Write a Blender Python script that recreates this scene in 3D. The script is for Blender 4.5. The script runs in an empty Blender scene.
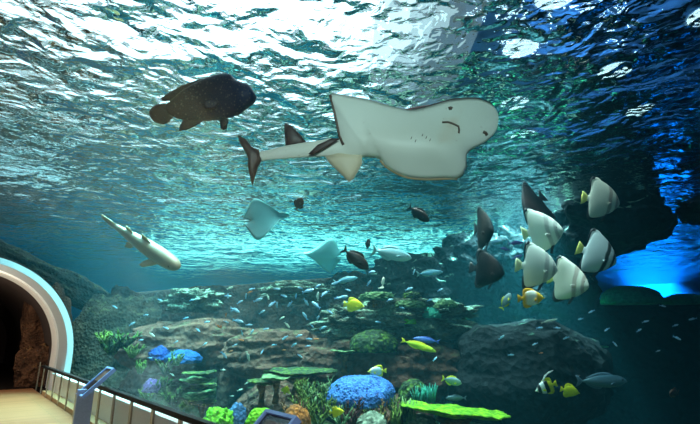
import bpy, bmesh, math, random
from mathutils import Vector, Matrix, noise
rnd = random.Random(7)
sc = bpy.context.scene
C = sc.collection
PI = math.pi

# ------------------------------------------------------------------ camera
F_PX = 456.0
CAM = Vector((0.0, 0.0, 1.6))
PITCH = math.radians(15.0)
FW = Vector((0, math.cos(PITCH), math.sin(PITCH)))
RT = Vector((1, 0, 0))
UP = Vector((0, -math.sin(PITCH), math.cos(PITCH)))
cam = bpy.data.cameras.new('camera')
cam.sensor_fit = 'HORIZONTAL'; cam.sensor_width = 36.0
cam.lens = 36.0 * F_PX / 700.0
cam.clip_start = 0.05; cam.clip_end = 300
co = bpy.data.objects.new('camera', cam); C.objects.link(co)
co.location = CAM; co.rotation_euler = (PI / 2 + PITCH, 0, 0)
sc.camera = co

def P(px, py, d):
    """point of the place that lies at distance d (along the view axis)"""
    return CAM + d * (FW + (px - 350) / F_PX * RT + (212 - py) / F_PX * UP)

A40 = math.radians(40.0)
SD = Vector((-math.sin(A40), math.cos(A40), 0))    # along the acrylic wall
ND = Vector((math.cos(A40), math.sin(A40), 0))     # from the walkway into the tank
def W(n, s, z):
    return ND * n + SD * s + Vector((0, 0, z))
WALLROT = A40   # z rotation that takes +Y to SD and +X to ND

# ------------------------------------------------------------------ helpers
def tag(o, label=None, cat=None, group=None, kind=None):
    if label: o['label'] = label
    if cat: o['category'] = cat
    if group: o['group'] = group
    if kind: o['kind'] = kind
    return o

def mesh_obj(name, bm, mats, parent=None, smooth=True):
    me = bpy.data.meshes.new(name)
    bmesh.ops.recalc_face_normals(bm, faces=bm.faces[:])
    bm.to_mesh(me); bm.free()
    if smooth:
        for p in me.polygons: p.use_smooth = True
    for m in (mats if isinstance(mats, (list, tuple)) else [mats]):
        me.materials.append(m)
    o = bpy.data.objects.new(name, me); C.objects.link(o)
    if parent: o.parent = parent
    return o

def empty(name, loc=(0, 0, 0), rz=0.0):
    o = bpy.data.objects.new(name, None); C.objects.link(o)
    o.location = loc; o.rotation_euler = (0, 0, rz); o.empty_display_size = .2
    return o

def copy_tree(o, parent=None):
    c = o.copy(); C.objects.link(c)
    if parent: c.parent = parent
    for ch in [x for x in o.children]:
        copy_tree(ch, c)
    return c

def fbm(p, octv=4, s=1.0, seed=0.0):
    v, a, q = 0.0, 1.0, Vector(p) * s + Vector((seed * 3.7, seed * 1.3, seed * 2.1))
    for _ in range(octv):
        v += a * noise.noise(q); q = q * 2.03; a *= .5
    return v

def box(bm, x0, x1, y0, y1, z0, z1, M=None):
    vs = [bm.verts.new(v) for v in ((x0,y0,z0),(x1,y0,z0),(x1,y1,z0),(x0,y1,z0),(x0,y0,z1),(x1,y0,z1),(x1,y1,z1),(x0,y1,z1))]
    for f in ((3,2,1,0),(4,5,6,7),(0,1,5,4),(1,2,6,5),(2,3,7,6),(3,0,4,7)):
        bm.faces.new([vs[i] for i in f])
    if M is not None:
        for v in vs: v.co = M @ v.co
    return vs

def tube(bm, pts, radii, n=8, caps=True):
    rings = []
    for i, p in enumerate(pts):
        p = Vector(p)
        a = Vector(pts[max(i - 1, 0)]); b = Vector(pts[min(i + 1, len(pts) - 1)])
        t = (b - a).normalized() if (b - a).length > 1e-9 else Vector((0, 0, 1))
        ref = Vector((0, 0, 1)) if abs(t.z) < .9 else Vector((1, 0, 0))
        u = t.cross(ref).normalized(); v = t.cross(u)
        r = radii[i] if isinstance(radii, (list, tuple)) else radii
        rings.append([bm.verts.new(p + (u * math.cos(2*PI*k/n) + v * math.sin(2*PI*k/n)) * r) for k in range(n)])
    for i in range(len(rings) - 1):
        for k in range(n):
            bm.faces.new((rings[i][k], rings[i][(k+1) % n], rings[i+1][(k+1) % n], rings[i+1][k]))
    if caps:
        bm.faces.new(rings[0][::-1]); bm.faces.new(rings[-1])

# ------------------------------------------------------------------ materials
def srgb(r, g, b):
    f = lambda c: c / 12.92 if c <= .04045 else ((c + .055) / 1.055) ** 2.4
    return (f(r), f(g), f(b), 1.0)

class NT:
    def __init__(self, name):
        self.m = bpy.data.materials.new(name); self.m.use_nodes = True
        self.t = self.m.node_tree; self.t.nodes.clear()
    def n(self, typ, **kw):
        nd = self.t.nodes.new(typ)
        for k, v in kw.items():
            if k.startswith('i_'):
                nd.inputs[k[2:].replace('_', ' ')].default_value = v
            else:
                setattr(nd, k, v)
        return nd
    def l(self, a, b): self.t.links.new(a, b)
    def out(self, surf=None, vol=None):
        o = self.n('ShaderNodeOutputMaterial')
        if surf: self.l(surf, o.inputs['Surface'])
        if vol: self.l(vol, o.inputs['Volume'])
        return self.m

def ramp(N, src, stops, interp='LINEAR'):
    r = N.n('ShaderNodeValToRGB'); r.color_ramp.interpolation = interp
    e = r.color_ramp.elements
    e[0].position, e[0].color = stops[0]
    e[1].position, e[1].color = stops[1]
    for p, c in stops[2:]:
        x = e.new(p); x.color = c
    N.l(src, r.inputs[0])
    return r.outputs['Color']

def plain(name, col, rough=.5, metal=0.0, spec=.5, bump=0, bscale=40):
    N = NT(name)
    b = N.n('ShaderNodeBsdfPrincipled', i_Base_Color=col, i_Roughness=rough, i_Metallic=metal)
    b.inputs['Specular IOR Level'].default_value = spec
    tc = N.n('ShaderNodeTexCoord')
    nz = N.n('ShaderNodeTexNoise', i_Scale=bscale, i_Detail=3.0); N.l(tc.outputs['Object'], nz.inputs['Vector'])
    mx = N.n('ShaderNodeMixRGB', blend_type='MULTIPLY'); mx.inputs[0].default_value = .35
    mx.inputs[1].default_value = col; N.l(ramp(N, nz.outputs[0], [(.3, (.75,.75,.75,1)), (.7, (1.1,1.1,1.1,1))]), mx.inputs[2])
    N.l(mx.outputs[0], b.inputs['Base Color'])
    if bump:
        bp = N.n('ShaderNodeBump', i_Strength=bump, i_Distance=.02); N.l(nz.outputs[0], bp.inputs['Height']); N.l(bp.outputs[0], b.inputs['Normal'])
    return N.out(b.outputs[0])

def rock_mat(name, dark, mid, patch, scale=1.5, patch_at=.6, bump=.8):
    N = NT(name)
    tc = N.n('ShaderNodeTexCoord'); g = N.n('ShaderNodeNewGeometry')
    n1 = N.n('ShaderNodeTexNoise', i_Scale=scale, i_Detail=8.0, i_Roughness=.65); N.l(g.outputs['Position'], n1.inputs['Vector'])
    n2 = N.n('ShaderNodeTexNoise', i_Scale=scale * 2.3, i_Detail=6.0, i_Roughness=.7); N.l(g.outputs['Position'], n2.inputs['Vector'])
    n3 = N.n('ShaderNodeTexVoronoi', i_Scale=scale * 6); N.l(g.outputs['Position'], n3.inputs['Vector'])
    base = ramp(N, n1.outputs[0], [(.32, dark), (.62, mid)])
    # growth sits on the upward-facing ledges, painted brighter on the overhang rocks
    sx = N.n('ShaderNodeSeparateXYZ'); N.l(g.outputs['Normal'], sx.inputs[0])
    ad = N.n('ShaderNodeMath', operation='MULTIPLY_ADD'); N.l(sx.outputs['Z'], ad.inputs[0]); ad.inputs[1].default_value = .22; N.l(n2.outputs[0], ad.inputs[2])
    msk = ramp(N, ad.outputs[0], [(patch_at, (0,0,0,1)), (patch_at + .1, (1,1,1,1))])
    mx = N.n('ShaderNodeMixRGB'); N.l(msk, mx.inputs[0]); N.l(base, mx.inputs[1]); mx.inputs[2].default_value = patch
    b = N.n('ShaderNodeBsdfPrincipled', i_Roughness=.9); b.inputs['Specular IOR Level'].default_value = .15
    N.l(mx.outputs[0], b.inputs['Base Color'])
    h = N.n('ShaderNodeMath', operation='ADD'); N.l(n2.outputs[0], h.inputs[0]); N.l(n3.outputs[0], h.inputs[1])
    bp = N.n('ShaderNodeBump', i_Strength=bump, i_Distance=.12); N.l(h.outputs[0], bp.inputs['Height']); N.l(bp.outputs[0], b.inputs['Normal'])
    return N.out(b.outputs[0])

# ------------------------------------------------------------------ the water
ZS = 5.4          # water level
VC, VR = 1.0, 2.52   # acrylic vault: centre height, radius
def water_surface_mat():
    N = NT('water_surface')
    g = N.n('ShaderNodeNewGeometry')
    wv = N.n('ShaderNodeTexNoise', i_Scale=1.1, i_Detail=2.0); N.l(g.outputs['Position'], wv.inputs['Vector'])
    n1 = N.n('ShaderNodeTexNoise', i_Scale=1.7, i_Detail=2.0, i_Roughness=.5, i_Distortion=.6); N.l(g.outputs['Position'], n1.inputs['Vector'])
    n2 = N.n('ShaderNodeTexNoise', i_Scale=4.6, i_Detail=2.0, i_Distortion=.8); N.l(g.outputs['Position'], n2.inputs['Vector'])
    s1 = N.n('ShaderNodeMath', operation='MULTIPLY_ADD'); N.l(n2.outputs[0], s1.inputs[0]); s1.inputs[1].default_value = WAVE2; N.l(n1.outputs[0], s1.inputs[2])
    s2 = N.n('ShaderNodeMath', operation='MULTIPLY_ADD'); N.l(wv.outputs[0], s2.inputs[0]); s2.inputs[1].default_value = 1.2; N.l(s1.outputs[0], s2.inputs[2])
    bp = N.n('ShaderNodeBump', i_Strength=1.0, i_Distance=WAVE); N.l(s2.outputs[0], bp.inputs['Height'])
    lw = N.n('ShaderNodeTexNoise', i_Scale=.55, i_Detail=1.5, i_Distortion=.5); N.l(g.outputs['Position'], lw.inputs['Vector'])
    sb_ = N.n('ShaderNodeVectorMath', operation='SUBTRACT'); N.l(lw.outputs['Color'], sb_.inputs[0]); sb_.inputs[1].default_value = (.5, .5, .5)
    ml = N.n('ShaderNodeVectorMath', operation='MULTIPLY'); N.l(sb_.outputs[0], ml.inputs[0]); ml.inputs[1].default_value = (SWELL, SWELL, 0)
    av = N.n('ShaderNodeVectorMath', operation='ADD'); N.l(bp.outputs[0], av.inputs[0]); N.l(ml.outputs[0], av.inputs[1])
    bp = N.n('ShaderNodeVectorMath', operation='NORMALIZE'); N.l(av.outputs[0], bp.inputs[0])
    fr = N.n('ShaderNodeFresnel', i_IOR=SURF_IOR); N.l(bp.outputs[0], fr.inputs['Normal'])
    tr0 = N.n('ShaderNodeBsdfTransparent', i_Color=(.93, .98, 1, 1))
    rf = N.n('ShaderNodeBsdfRefraction', i_Color=(.93, .98, 1, 1), i_IOR=1.2, i_Roughness=.0); N.l(bp.outputs[0], rf.inputs['Normal'])
    tr = N.n('ShaderNodeMixShader'); tr.inputs[0].default_value = .75; N.l(tr0.outputs[0], tr.inputs[1]); N.l(rf.outputs[0], tr.inputs[2])
    gl = N.n('ShaderNodeBsdfGlossy', i_Color=(.95, 1, 1, 1), i_Roughness=.02); N.l(bp.outputs[0], gl.inputs['Normal'])
    mx = N.n('ShaderNodeMixShader'); N.l(fr.outputs[0], mx.inputs[0]); N.l(tr.outputs[0], mx.inputs[1]); N.l(gl.outputs[0], mx.inputs[2])
    return N.out(mx.outputs[0])
WAVE, WAVE2, SURF_IOR, SWELL = .16, .2, 1.14, .34

bm = bmesh.new()
N0, N1, S0, S1 = -7.0, 42.0, -8.0, 46.0
nx, ny = 160, 180
gv = [[None] * (ny + 1) for _ in range(nx + 1)]
for i in range(nx + 1):
    for j in range(ny + 1):
        n = N0 + (N1 - N0) * i / nx; s = S0 + (S1 - S0) * j / ny
        p = W(n, s, ZS); p.z += .05 * noise.noise(Vector((n * .8, s * .8, 3.3)))
        gv[i][j] = bm.verts.new(p)
for i in range(nx):
    for j in range(ny):
        bm.faces.new((gv[i][j], gv[i+1][j], gv[i+1][j+1], gv[i][j+1]))
surf = mesh_obj('water_surface', bm, water_surface_mat())
tag(surf, 'rippled underside of the water surface above the whole tank', 'water', kind='structure')

def vault_profile(r, k=28, z0=-2.0):
    pts = [(r, z0)] + [(r * math.cos(a), VC + r * math.sin(a)) for a in [PI * i / k for i in range(k + 1)]] + [(-r, z0)]
    return pts
def prism(bm, prof, s0, s1, closed=True):
    A = [bm.verts.new(W(n, s0, z)) for n, z in prof]; B = [bm.verts.new(W(n, s1, z)) for n, z in prof]
    m = len(prof)
    for i in range(m if closed else m - 1):
        bm.faces.new((A[i], A[(i+1) % m], B[(i+1) % m], B[i]))
    if closed:
        bm.faces.new(A[::-1]); bm.faces.new(B)

N = NT('water_body')
ab = N.n('ShaderNodeVolumeAbsorption', i_Color=(.28, .84, .93, 1), i_Density=.095)
sctr = N.n('ShaderNodeVolumeScatter', i_Color=(.15, .74, .92, 1), i_Density=.0072, i_Anisotropy=.2)
ad = N.n('ShaderNodeAddShader'); N.l(ab.outputs[0], ad.inputs[0]); N.l(sctr.outputs[0], ad.inputs[1])
m_water = N.out(vol=ad.outputs[0])
bm = bmesh.new()
prof = vault_profile(VR + .06) + [(N0, -2.0), (N0, ZS - .01), (N1, ZS - .01), (N1, -2.0)]
prism(bm, prof, S0, S1)
wat = mesh_obj('water', bm, m_water, smooth=False)
tag(wat, 'clear teal water filling the tank behind the acrylic', 'water', kind='structure')

# acrylic vault between walkway and tank
N = NT('acrylic')
tr = N.n('ShaderNodeBsdfTransparent', i_Color=(.97, 1, .99, 1)); gl = N.n('ShaderNodeBsdfGlossy', i_Roughness=.05)
lw = N.n('ShaderNodeLayerWeight', i_Blend=.12)
mt = N.n('ShaderNodeMath', operation='MULTIPLY'); N.l(lw.outputs['Fresnel'], mt.inputs[0]); mt.inputs[1].default_value = .12
mx = N.n('ShaderNodeMixShader'); N.l(mt.outputs[0], mx.inputs[0]); N.l(tr.outputs[0], mx.inputs[1]); N.l(gl.outputs[0], mx.inputs[2])
m_acr = N.out(mx.outputs[0])
bm = bmesh.new()
op = [(n, z) for n, z in vault_profile(VR + .05) if z >= .55]; ip = [(n, z) for n, z in vault_profile(VR) if z >= .55]
op = [(VR + .05, .55)] + op + [(-VR - .05, .55)]; ip = [(VR, .55)] + ip + [(-VR, .55)]
prism(bm, op + ip[::-1], S0, 16.2)
acr = mesh_obj('window_1', bm, m_acr)
tag(acr, 'huge clear curved acrylic tank window over the walkway', 'window', kind='structure')

# ------------------------------------------------------------------ walkway
def wood_mat():
    N = NT('floor_planks')
    tc = N.n('ShaderNodeTexCoord')
    mp = N.n('ShaderNodeMapping'); N.l(tc.outputs['Object'], mp.inputs[0])
    br = N.n('ShaderNodeTexBrick', i_Scale=1.0, i_Color1=srgb(.62,.42,.28), i_Color2=srgb(.54,.35,.22), i_Mortar=srgb(.45,.33,.2))
    br.inputs['Mortar Size'].default_value = .008; br.inputs['Brick Width'].default_value = 1.8; br.inputs['Row Height'].default_value = .14
    N.l(mp.outputs[0], br.inputs['Vector'])
    nz = N.n('ShaderNodeTexNoise', i_Scale=2.0, i_Detail=6.0); mp2 = N.n('ShaderNodeMapping'); mp2.inputs['Scale'].default_value = (1, 12, 1)
    N.l(tc.outputs['Object'], mp2.inputs[0]); N.l(mp2.outputs[0], nz.inputs['Vector'])
    mx = N.n('ShaderNodeMixRGB', blend_type='MULTIPLY'); mx.inputs[0].default_value = .5
    N.l(br.outputs[0], mx.inputs[1]); N.l(ramp(N, nz.outputs[0], [(.3,(.6,.6,.6,1)),(.7,(1.1,1.1,1.1,1))]), mx.inputs[2])
    b = N.n('ShaderNodeBsdfPrincipled', i_Roughness=.45); N.l(mx.outputs[0], b.inputs['Base Color'])
    return N.out(b.outputs[0])
bm = bmesh.new(); box(bm, -VR, 2.12, -5, 34, -.1, 0)
fl = mesh_obj('floor', bm, wood_mat(), smooth=False); fl.rotation_euler = (0, 0, WALLROT); fl['kind'] = 'structure'
m_white = plain('white_paint', srgb(.86,.88,.88), .5)
m_grey = plain('grey_wall_paint', srgb(.60,.61,.63), .6)
bm = bmesh.new(); box(bm, 2.32, VR + .04, -5, 15.7, 0, .5); box(bm, 2.28, VR + .04, -5, 15.7, .5, .55)
led = mesh_obj('trim_1', bm, m_white, smooth=False); led.rotation_euler = (0, 0, WALLROT); led['kind'] = 'structure'
tag(led, 'low white ledge under the acrylic window behind the railing', 'ledge')
bm = bmesh.new(); box(bm, 2.12, 2.32, -5, 15.7, -.1, .10)
o = mesh_obj('baseboard_tank', bm, plain('tan_plinth', srgb(.62,.47,.32), .6), smooth=False); o.rotation_euler = (0, 0, WALLROT); o['kind'] = 'structure'

# arch frame: a wide painted hoop plus a grey rim
def hoop(bm, ri, ro, s0, s1, k=72, z0=0.0):
    pin = [(ri, z0)] + [(ri * math.cos(PI*i/k), VC + ri * math.sin(PI*i/k)) for i in range(k+1)] + [(-ri, z0)]
    pout = [(ro, z0)] + [(ro * math.cos(PI*i/k), VC + ro * math.sin(PI*i/k)) for i in range(k+1)] + [(-ro, z0)]
    rows = [[bm.verts.new(W(n, s, z)) for n, z in pr] for pr, s in ((pin, s0), (pout, s0), (pout, s1), (pin, s1))]
    m = len(pin)
    for a in range(4):
        for i in range(m - 1):
            bm.faces.new((rows[a][i], rows[a][i+1], rows[(a+1) % 4][i+1], rows[(a+1) % 4][i]))
    for e in (0, m - 1):
        bm.faces.new([rows[a][e] for a in range(4)])
arch = empty('arch_frame', W(0, 15.6, 0))
def tparent(o, p):
    o.parent = p; o.matrix_parent_inverse = Matrix.Translation(p.location).inverted()
    return o
bm = bmesh.new(); hoop(bm, VR - .03, VR + .12, 15.2, 16.6)
tparent(mesh_obj('outer_band', bm, plain('arch_grey', srgb(.62,.67,.70), .5), smooth=False), arch)
bm = bmesh.new(); hoop(bm, VR - .08, VR + .12, 16.6, 17.6)
tparent(mesh_obj('inner_band', bm, plain('arch_white', srgb(.88,.90,.90), .5), smooth=False), arch)
tag(arch, 'white curved frame around the dark tunnel mouth at the walkway end', 'arch')

# the tunnel beyond: dark shell
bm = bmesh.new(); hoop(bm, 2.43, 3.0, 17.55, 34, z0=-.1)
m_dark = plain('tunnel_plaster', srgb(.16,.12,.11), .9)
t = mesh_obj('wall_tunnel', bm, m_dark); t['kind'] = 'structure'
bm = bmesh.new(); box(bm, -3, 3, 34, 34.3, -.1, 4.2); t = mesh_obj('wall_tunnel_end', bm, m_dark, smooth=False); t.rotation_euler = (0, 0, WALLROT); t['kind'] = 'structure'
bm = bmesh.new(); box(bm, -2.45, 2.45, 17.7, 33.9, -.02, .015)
t = mesh_obj('floor_tunnel', bm, plain('dark_slab', srgb(.10,.085,.08), .98, spec=.05), smooth=False); t.rotation_euler = (0, 0, WALLROT); t['kind'] = 'structure'  # dark slab added over the planks to keep the tunnel floor black
# ------------------------------------------------------------------ light settings
LAMP_E = 5.0
SKYL = [(-19, .6, 5, 30, 3.0), (.6, 2.0, 5, 22, 1.3), (2.0, 3.2, 5, 18, .6)]  # second and third panels are added, to fade the bright edge
LAMPS = [(4.5, 10.5), (5.4, 13.5), (7.6, 11.6), (6.6, 16.0), (9.8, 14.0), (4.6, 8.6), (8.5, 9.2)]
TANK_LIGHTS = [('reef_fill', -1.0, 10.5, -1.0, 11.0, 3.0, 2400, (1, .88, .74), 8.6, 100),  # added light over the reef, no fixture behind it
               ('coral_fill', .2, 7.6, .2, 8.3, 1.0, 700, (1, .97, .88), 8.6, 50),  # added to brighten the coral thicket and blue dome
               ('cliff_fill', -5, 14, -5, 16, 3.0, 2200, (1, .88, .74), 8.6, 110),  # added light for the cliff, unseen source
               ('column_fill', -5.5, 11, -6, 12, 3.0, 4200, (.45, 1, 1), 8.6, 90),  # added teal light, puts a glow into the water column
               ('batfish_fill', 2.6, 6.5, 3.4, 8.5, 1.5, 430, (1, .98, .97), 8.6, 55),  # added light on the batfish, no visible source
               ('reef_top_fill', 5.4, 14.4, 5.4, 14.6, 1.5, 4500, (.85, 1, .95), 8.6, 62),  # added to light the rock tops and the mirrored coral
               ('flat_fill', -10, 25, -10, 26, 5.0, 5000, (.9, 1, .95), 8.6, 140),  # added behind the cliff for a teal glow at the horizon
               ('flat_fill', -3, 26, -3, 27, 5.0, 4500, (.9, 1, .95), 8.6, 140),  # more of the added glow behind the cliff
               ('flat_fill', 4, 24, 4, 25, 4.0, 5000, (.9, 1, .95), 8.6, 120),  # last added light for the unseen reef flat
               ('blue_wall_fill', 23.2, 35.7, 23.9, 36.4, 3.0, 9000, (.12, .8, .95), 5.9, 100),  # added beside the wall to brighten its top into a gradient
               ('blue_wall_fill', 30, 29.5, 30.8, 30.2, 3.0, 14000, (.12, .8, .95), 5.9, 90)]  # second added light along the blue wall
HALL_LIGHTS = [('walkway_fill', W(-1.2, 10.5, 3.3), W(-.6, 11.5, 0), 1.0, 1.0, 20, (1, .76, .55)),  # added warm light for the plank floor
               ('tunnel_fill', W(-.8, 15.5, 3.0), W(1.8, 18.2, 1.6), .5, .5, 90, (1, .80, .62)),  # added warm light on the tunnel rock
               ('ceiling_fill', (-7, 15, 7.0), (-7, 15, 9), 2.0, 2.0, 2500, (.45, .9, 1)),  # added light tinting the ceiling teal as seen through the ripples
               ('ceiling_fill', (9, 15, 7.0), (9, 15, 9), 2.0, 4.0, 380, (.22, .45, .85)),  # added dim blue light on the ceiling over the dark ripples
               ('hall_fill', W(-1.5, -3.0, 3.2), (-.3, 5, 3.8), 1.0, 1.0, 55, (1, .97, .92), 70)]  # added fill from behind the viewer, for the guitarfish belly
WORLD = ((.08, .28, .75, 1), .12)
# ------------------------------------------------------------------ rocks
def rock_mesh(bm, sx, sy, sz, seed, sub=5, amp=.28, sq=2.6, ledge=0.0, freq=1.0):
    bmesh.ops.create_icosphere(bm, subdivisions=sub, radius=1.0)
    for v in bm.verts:
        p = v.co.normalized()
        # super-ellipsoid: boxier than a ball
        k = (abs(p.x) ** sq + abs(p.y) ** sq + abs(p.z) ** sq) ** (-1.0 / sq)
        q = p * k
        d = 1 + amp * fbm(q, 3, 1.3 * freq, seed) + amp * .45 * fbm(q, 4, 4.0 * freq, seed + 9)
        if ledge:
            zz = q.z * 3.2 + noise.noise(q * 1.2 + Vector((seed, 0, 0))) * .8
            d += ledge * (abs((zz % 1.0) - .5) - .25)
        q = q * d
        v.co = Vector((q.x * sx, q.y * sy, q.z * sz))

def rock_px(name, x0, y0, x1, y1, d, mat, thick=None, seed=None, rot=0.0, **kw):
    """a boulder standing at distance d"""
    seed = seed if seed is not None else rnd.random() * 50
    w = (x1 - x0) / F_PX * d * .95; h = (y1 - y0) / F_PX * d * .95
    bm = bmesh.new(); rock_mesh(bm, w / 2, (thick or w) / 2, h / 2, seed, **kw)
    o = mesh_obj(name, bm, mat)
    c = P((x0 + x1) / 2, (y0 + y1) / 2, d); o.location = c
    o.rotation_euler = (0, rot, math.atan2(-c.x, c.y) * .6)
    return o

m_brown = rock_mat('reef_rock_brown', srgb(.12,.075,.06), srgb(.42,.28,.225), srgb(.36,.34,.24), 1.2, .72)
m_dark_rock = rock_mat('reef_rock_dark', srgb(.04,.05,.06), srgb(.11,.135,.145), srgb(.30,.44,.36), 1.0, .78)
m_overhang = rock_mat('reef_rock_overhang', srgb(.04,.05,.06), srgb(.11,.135,.145), srgb(.62,.80,.70), 1.0, .70)  # pale tops painted in to brighten their mirror image on the water
m_pale = rock_mat('reef_rock_pale', srgb(.16,.14,.12), srgb(.42,.42,.36), srgb(.60,.70,.60), 2.4, .64)
m_slope = rock_mat('slope_rock', srgb(.10,.08,.06), srgb(.30,.25,.19), srgb(.34,.34,.22), 1.6, .68)
m_tunnelrock = rock_mat('tunnel_rock', srgb(.13,.09,.07), srgb(.38,.27,.20), srgb(.45,.33,.22), 1.8, .68)
m_red = rock_mat('red_dark_rock', srgb(.10,.08,.10), srgb(.28,.20,.20), srgb(.2,.25,.25), 1.2, .7)

# sea bed (height field over the tank floor)
def floor_z(x, y):
    n = x * ND.x + y * ND.y
    z = -1.5 + 1.0 * fbm((x * .35, y * .35, 0), 3, 1, 4)
    # reef shoulder rising towards the middle of the picture
    r = math.exp(-((x + 1.2) / 3.6) ** 2 - ((y - 11.0) / 4.0) ** 2)
    z += .9 * r
    z += 1.2 * math.exp(-((x + 7) / 4.0) ** 2 - ((y - 16.0) / 4.5) ** 2)
    return z
bm = bmesh.new()
nx, ny = 90, 120
gv = [[bm.verts.new((0, 0, 0)) for _ in range(ny + 1)] for _ in range(nx + 1)]
for i in range(nx + 1):
    for j in range(ny + 1):
        n = 2.95 + (N1 - 2.95) * (i / nx) ** 1.3; s = S0 + (S1 - S0) * j / ny
        p = W(n, s, 0); p.z = max(-1.95, floor_z(p.x, p.y) + .12 * fbm((p.x, p.y, 0), 3, 1.7, 2)); gv[i][j].co = p
for i in range(nx):
    for j in range(ny):
        bm.faces.new((gv[i][j], gv[i+1][j], gv[i+1][j+1], gv[i][j+1]))
sb = mesh_obj('floor_tank', bm, rock_mat('sea_bed', srgb(.16,.14,.11), srgb(.36,.32,.25), srgb(.28,.36,.22), 1.6, .62))
tag(sb, 'uneven dark reef bed along the bottom of the tank', 'reef bed', kind='structure')

    # (see floor_z) unseen pale sheet behind the cliff, added to brighten the surface mirror
bm = bmesh.new(); gf = []
for i in range(61):
    row = []
    for j in range(31):
        px = 150 + 430 * i / 60; q = P(px, 300, 22.5 + 12 * j / 30); q.z = 2.6 + .9 * fbm((q.x, q.y, 0), 4, .45, 6) - (3 if j in (0, 30) else 0)
        row.append(bm.verts.new(q))
    gf.append(row)
for i in range(60):
    for j in range(30): bm.faces.new((gf[i][j], gf[i+1][j], gf[i+1][j+1], gf[i][j+1]))
o = mesh_obj('floor_reef_reflector', bm, rock_mat('reef_reflector_pale', srgb(.18,.24,.22), srgb(.60,.70,.62), srgb(.85,.92,.84), .8, .5))
tag(o, 'added pale reef flat behind the brown cliff, there to be mirrored on the water', 'reef flat', kind='structure')

# blue painted tank walls
def wall_mat(name, c):
    return plain(name, c, .8, bscale=.6)
m_blue = wall_mat('blue_tank_paint', srgb(.08,.42,.78))
m_navy = wall_mat('navy_hall_paint', srgb(.06,.12,.26))
for nm, bx in (('wall_hall_back', (N1 - .3, N1, S0, S1)), ('wall_hall_far', (N0, N1, S1 - .3, S1))):
    bm = bmesh.new(); box(bm, *bx, 5.52, 9.0); o = mesh_obj(nm, bm, m_navy, smooth=False); o.rotation_euler = (0, 0, WALLROT); o['kind'] = 'structure'
bm = bmesh.new(); box(bm, N1 - .3, N1, S0, S1, -2, 5.5)
o = mesh_obj('wall_back', bm, m_blue, smooth=False); o.rotation_euler = (0, 0, WALLROT); o['kind'] = 'structure'
bm = bmesh.new(); box(bm, 3.3, N1, S1 - .3, S1, -2, 5.5)
o = mesh_obj('wall_far', bm, m_blue, smooth=False); o.rotation_euler = (0, 0, WALLROT); o['kind'] = 'structure'

# the main reef cliff behind the fish (height field standing upright)
def cliff(name, x0, x1, d, top, bot, mat, seed, amp=.9, lean=.0, nx=150, nz=70, topf=None, sweep=0.0):
    bm = bmesh.new(); g = []
    for i in range(nx + 1):
        u = i / nx; px = x0 + (x1 - x0) * u; col = []
        t = topf(px) if topf else top
        for j in range(nz + 1):
            v = j / nz; py = t + (bot - t) * v
            q = P(px, py, d + sweep * u)
            am = amp * (1.6 * fbm(q, 3, .35, seed) + .55 * fbm(q, 4, 1.3, seed + 5))
            zz = q.z * 1.1 + .8 * noise.noise(q * .4 + Vector((seed, 3, 1)))
            am += .3 * (abs((zz % 1.0) - .5) - .25) * amp
            am += lean * (1 - v)
            p = q + Vector((q.x, q.y, 0)).normalized() * am
            col.append(bm.verts.new(p))
        g.append(col)
    for i in range(nx):
        for j in range(nz):
            bm.faces.new((g[i][j], g[i+1][j], g[i+1][j+1], g[i][j+1]))
    # thickness: a back sheet far behind
    bk = []
    for i in (0, nx):
        for j in (0, nz):
            v = g[i][j].co; bk.append(bm.verts.new(v + Vector((v.x, v.y, 0)).normalized() * 3.0))
    bm.faces.new([bk[0], bk[1], bk[3], bk[2]])
    top_e = [g[i][0] for i in range(nx + 1)]; bm.faces.new(top_e + [bk[2], bk[0]])
    lft = [g[0][j] for j in range(nz + 1)]; bm.faces.new(lft + [bk[1], bk[0]])
    rgt = [g[nx][j] for j in range(nz + 1)]; bm.faces.new(rgt + [bk[3], bk[2]])
    return mesh_obj(name, bm, mat)
def tf(px):
    return 287 - 26 * max(0, min(1, (px - 260) / 190)) + 7 * math.sin(px * .05) + 9 * noise.noise(Vector((px * .045, 2.2, 0))) + 5 * noise.noise(Vector((px * .15, 5.2, 0)))
c1 = cliff('wall_reef', 112, 520, 17.5, 280, 440, m_brown, 3.1, topf=tf, lean=1.5, amp=.7)
tag(c1, 'brown rock cliff at the back of the reef', 'rock wall', kind='structure')

R = []
def rock(label, *a, **k):
    o = rock_px('rock', *a, **k); tag(o, label, 'rock', 'rocks of the reef'); R.append(o); return o
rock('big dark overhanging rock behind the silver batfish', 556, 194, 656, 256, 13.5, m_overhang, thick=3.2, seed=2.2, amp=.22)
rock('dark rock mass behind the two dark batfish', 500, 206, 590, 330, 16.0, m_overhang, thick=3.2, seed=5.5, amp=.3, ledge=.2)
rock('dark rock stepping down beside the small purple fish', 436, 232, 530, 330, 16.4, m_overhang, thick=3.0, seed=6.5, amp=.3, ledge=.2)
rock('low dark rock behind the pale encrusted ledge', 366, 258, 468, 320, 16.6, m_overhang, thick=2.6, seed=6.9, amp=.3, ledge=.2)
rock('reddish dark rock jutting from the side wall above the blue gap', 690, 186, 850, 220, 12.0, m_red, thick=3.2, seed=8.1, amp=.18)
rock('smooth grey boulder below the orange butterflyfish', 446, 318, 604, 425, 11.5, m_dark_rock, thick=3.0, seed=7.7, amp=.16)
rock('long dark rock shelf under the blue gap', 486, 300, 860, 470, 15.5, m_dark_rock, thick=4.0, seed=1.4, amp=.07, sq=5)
rock('pale encrusted rock ledge under the yellow tang', 318, 302, 470, 340, 13.0, m_pale, thick=3.0, seed=4.4, amp=.42, ledge=.16, freq=1.6)
rock('brown ledge carrying the green dome coral', 300, 338, 470, 398, 12.2, m_brown, thick=2.6, seed=9.4, amp=.25, ledge=.16)
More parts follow.
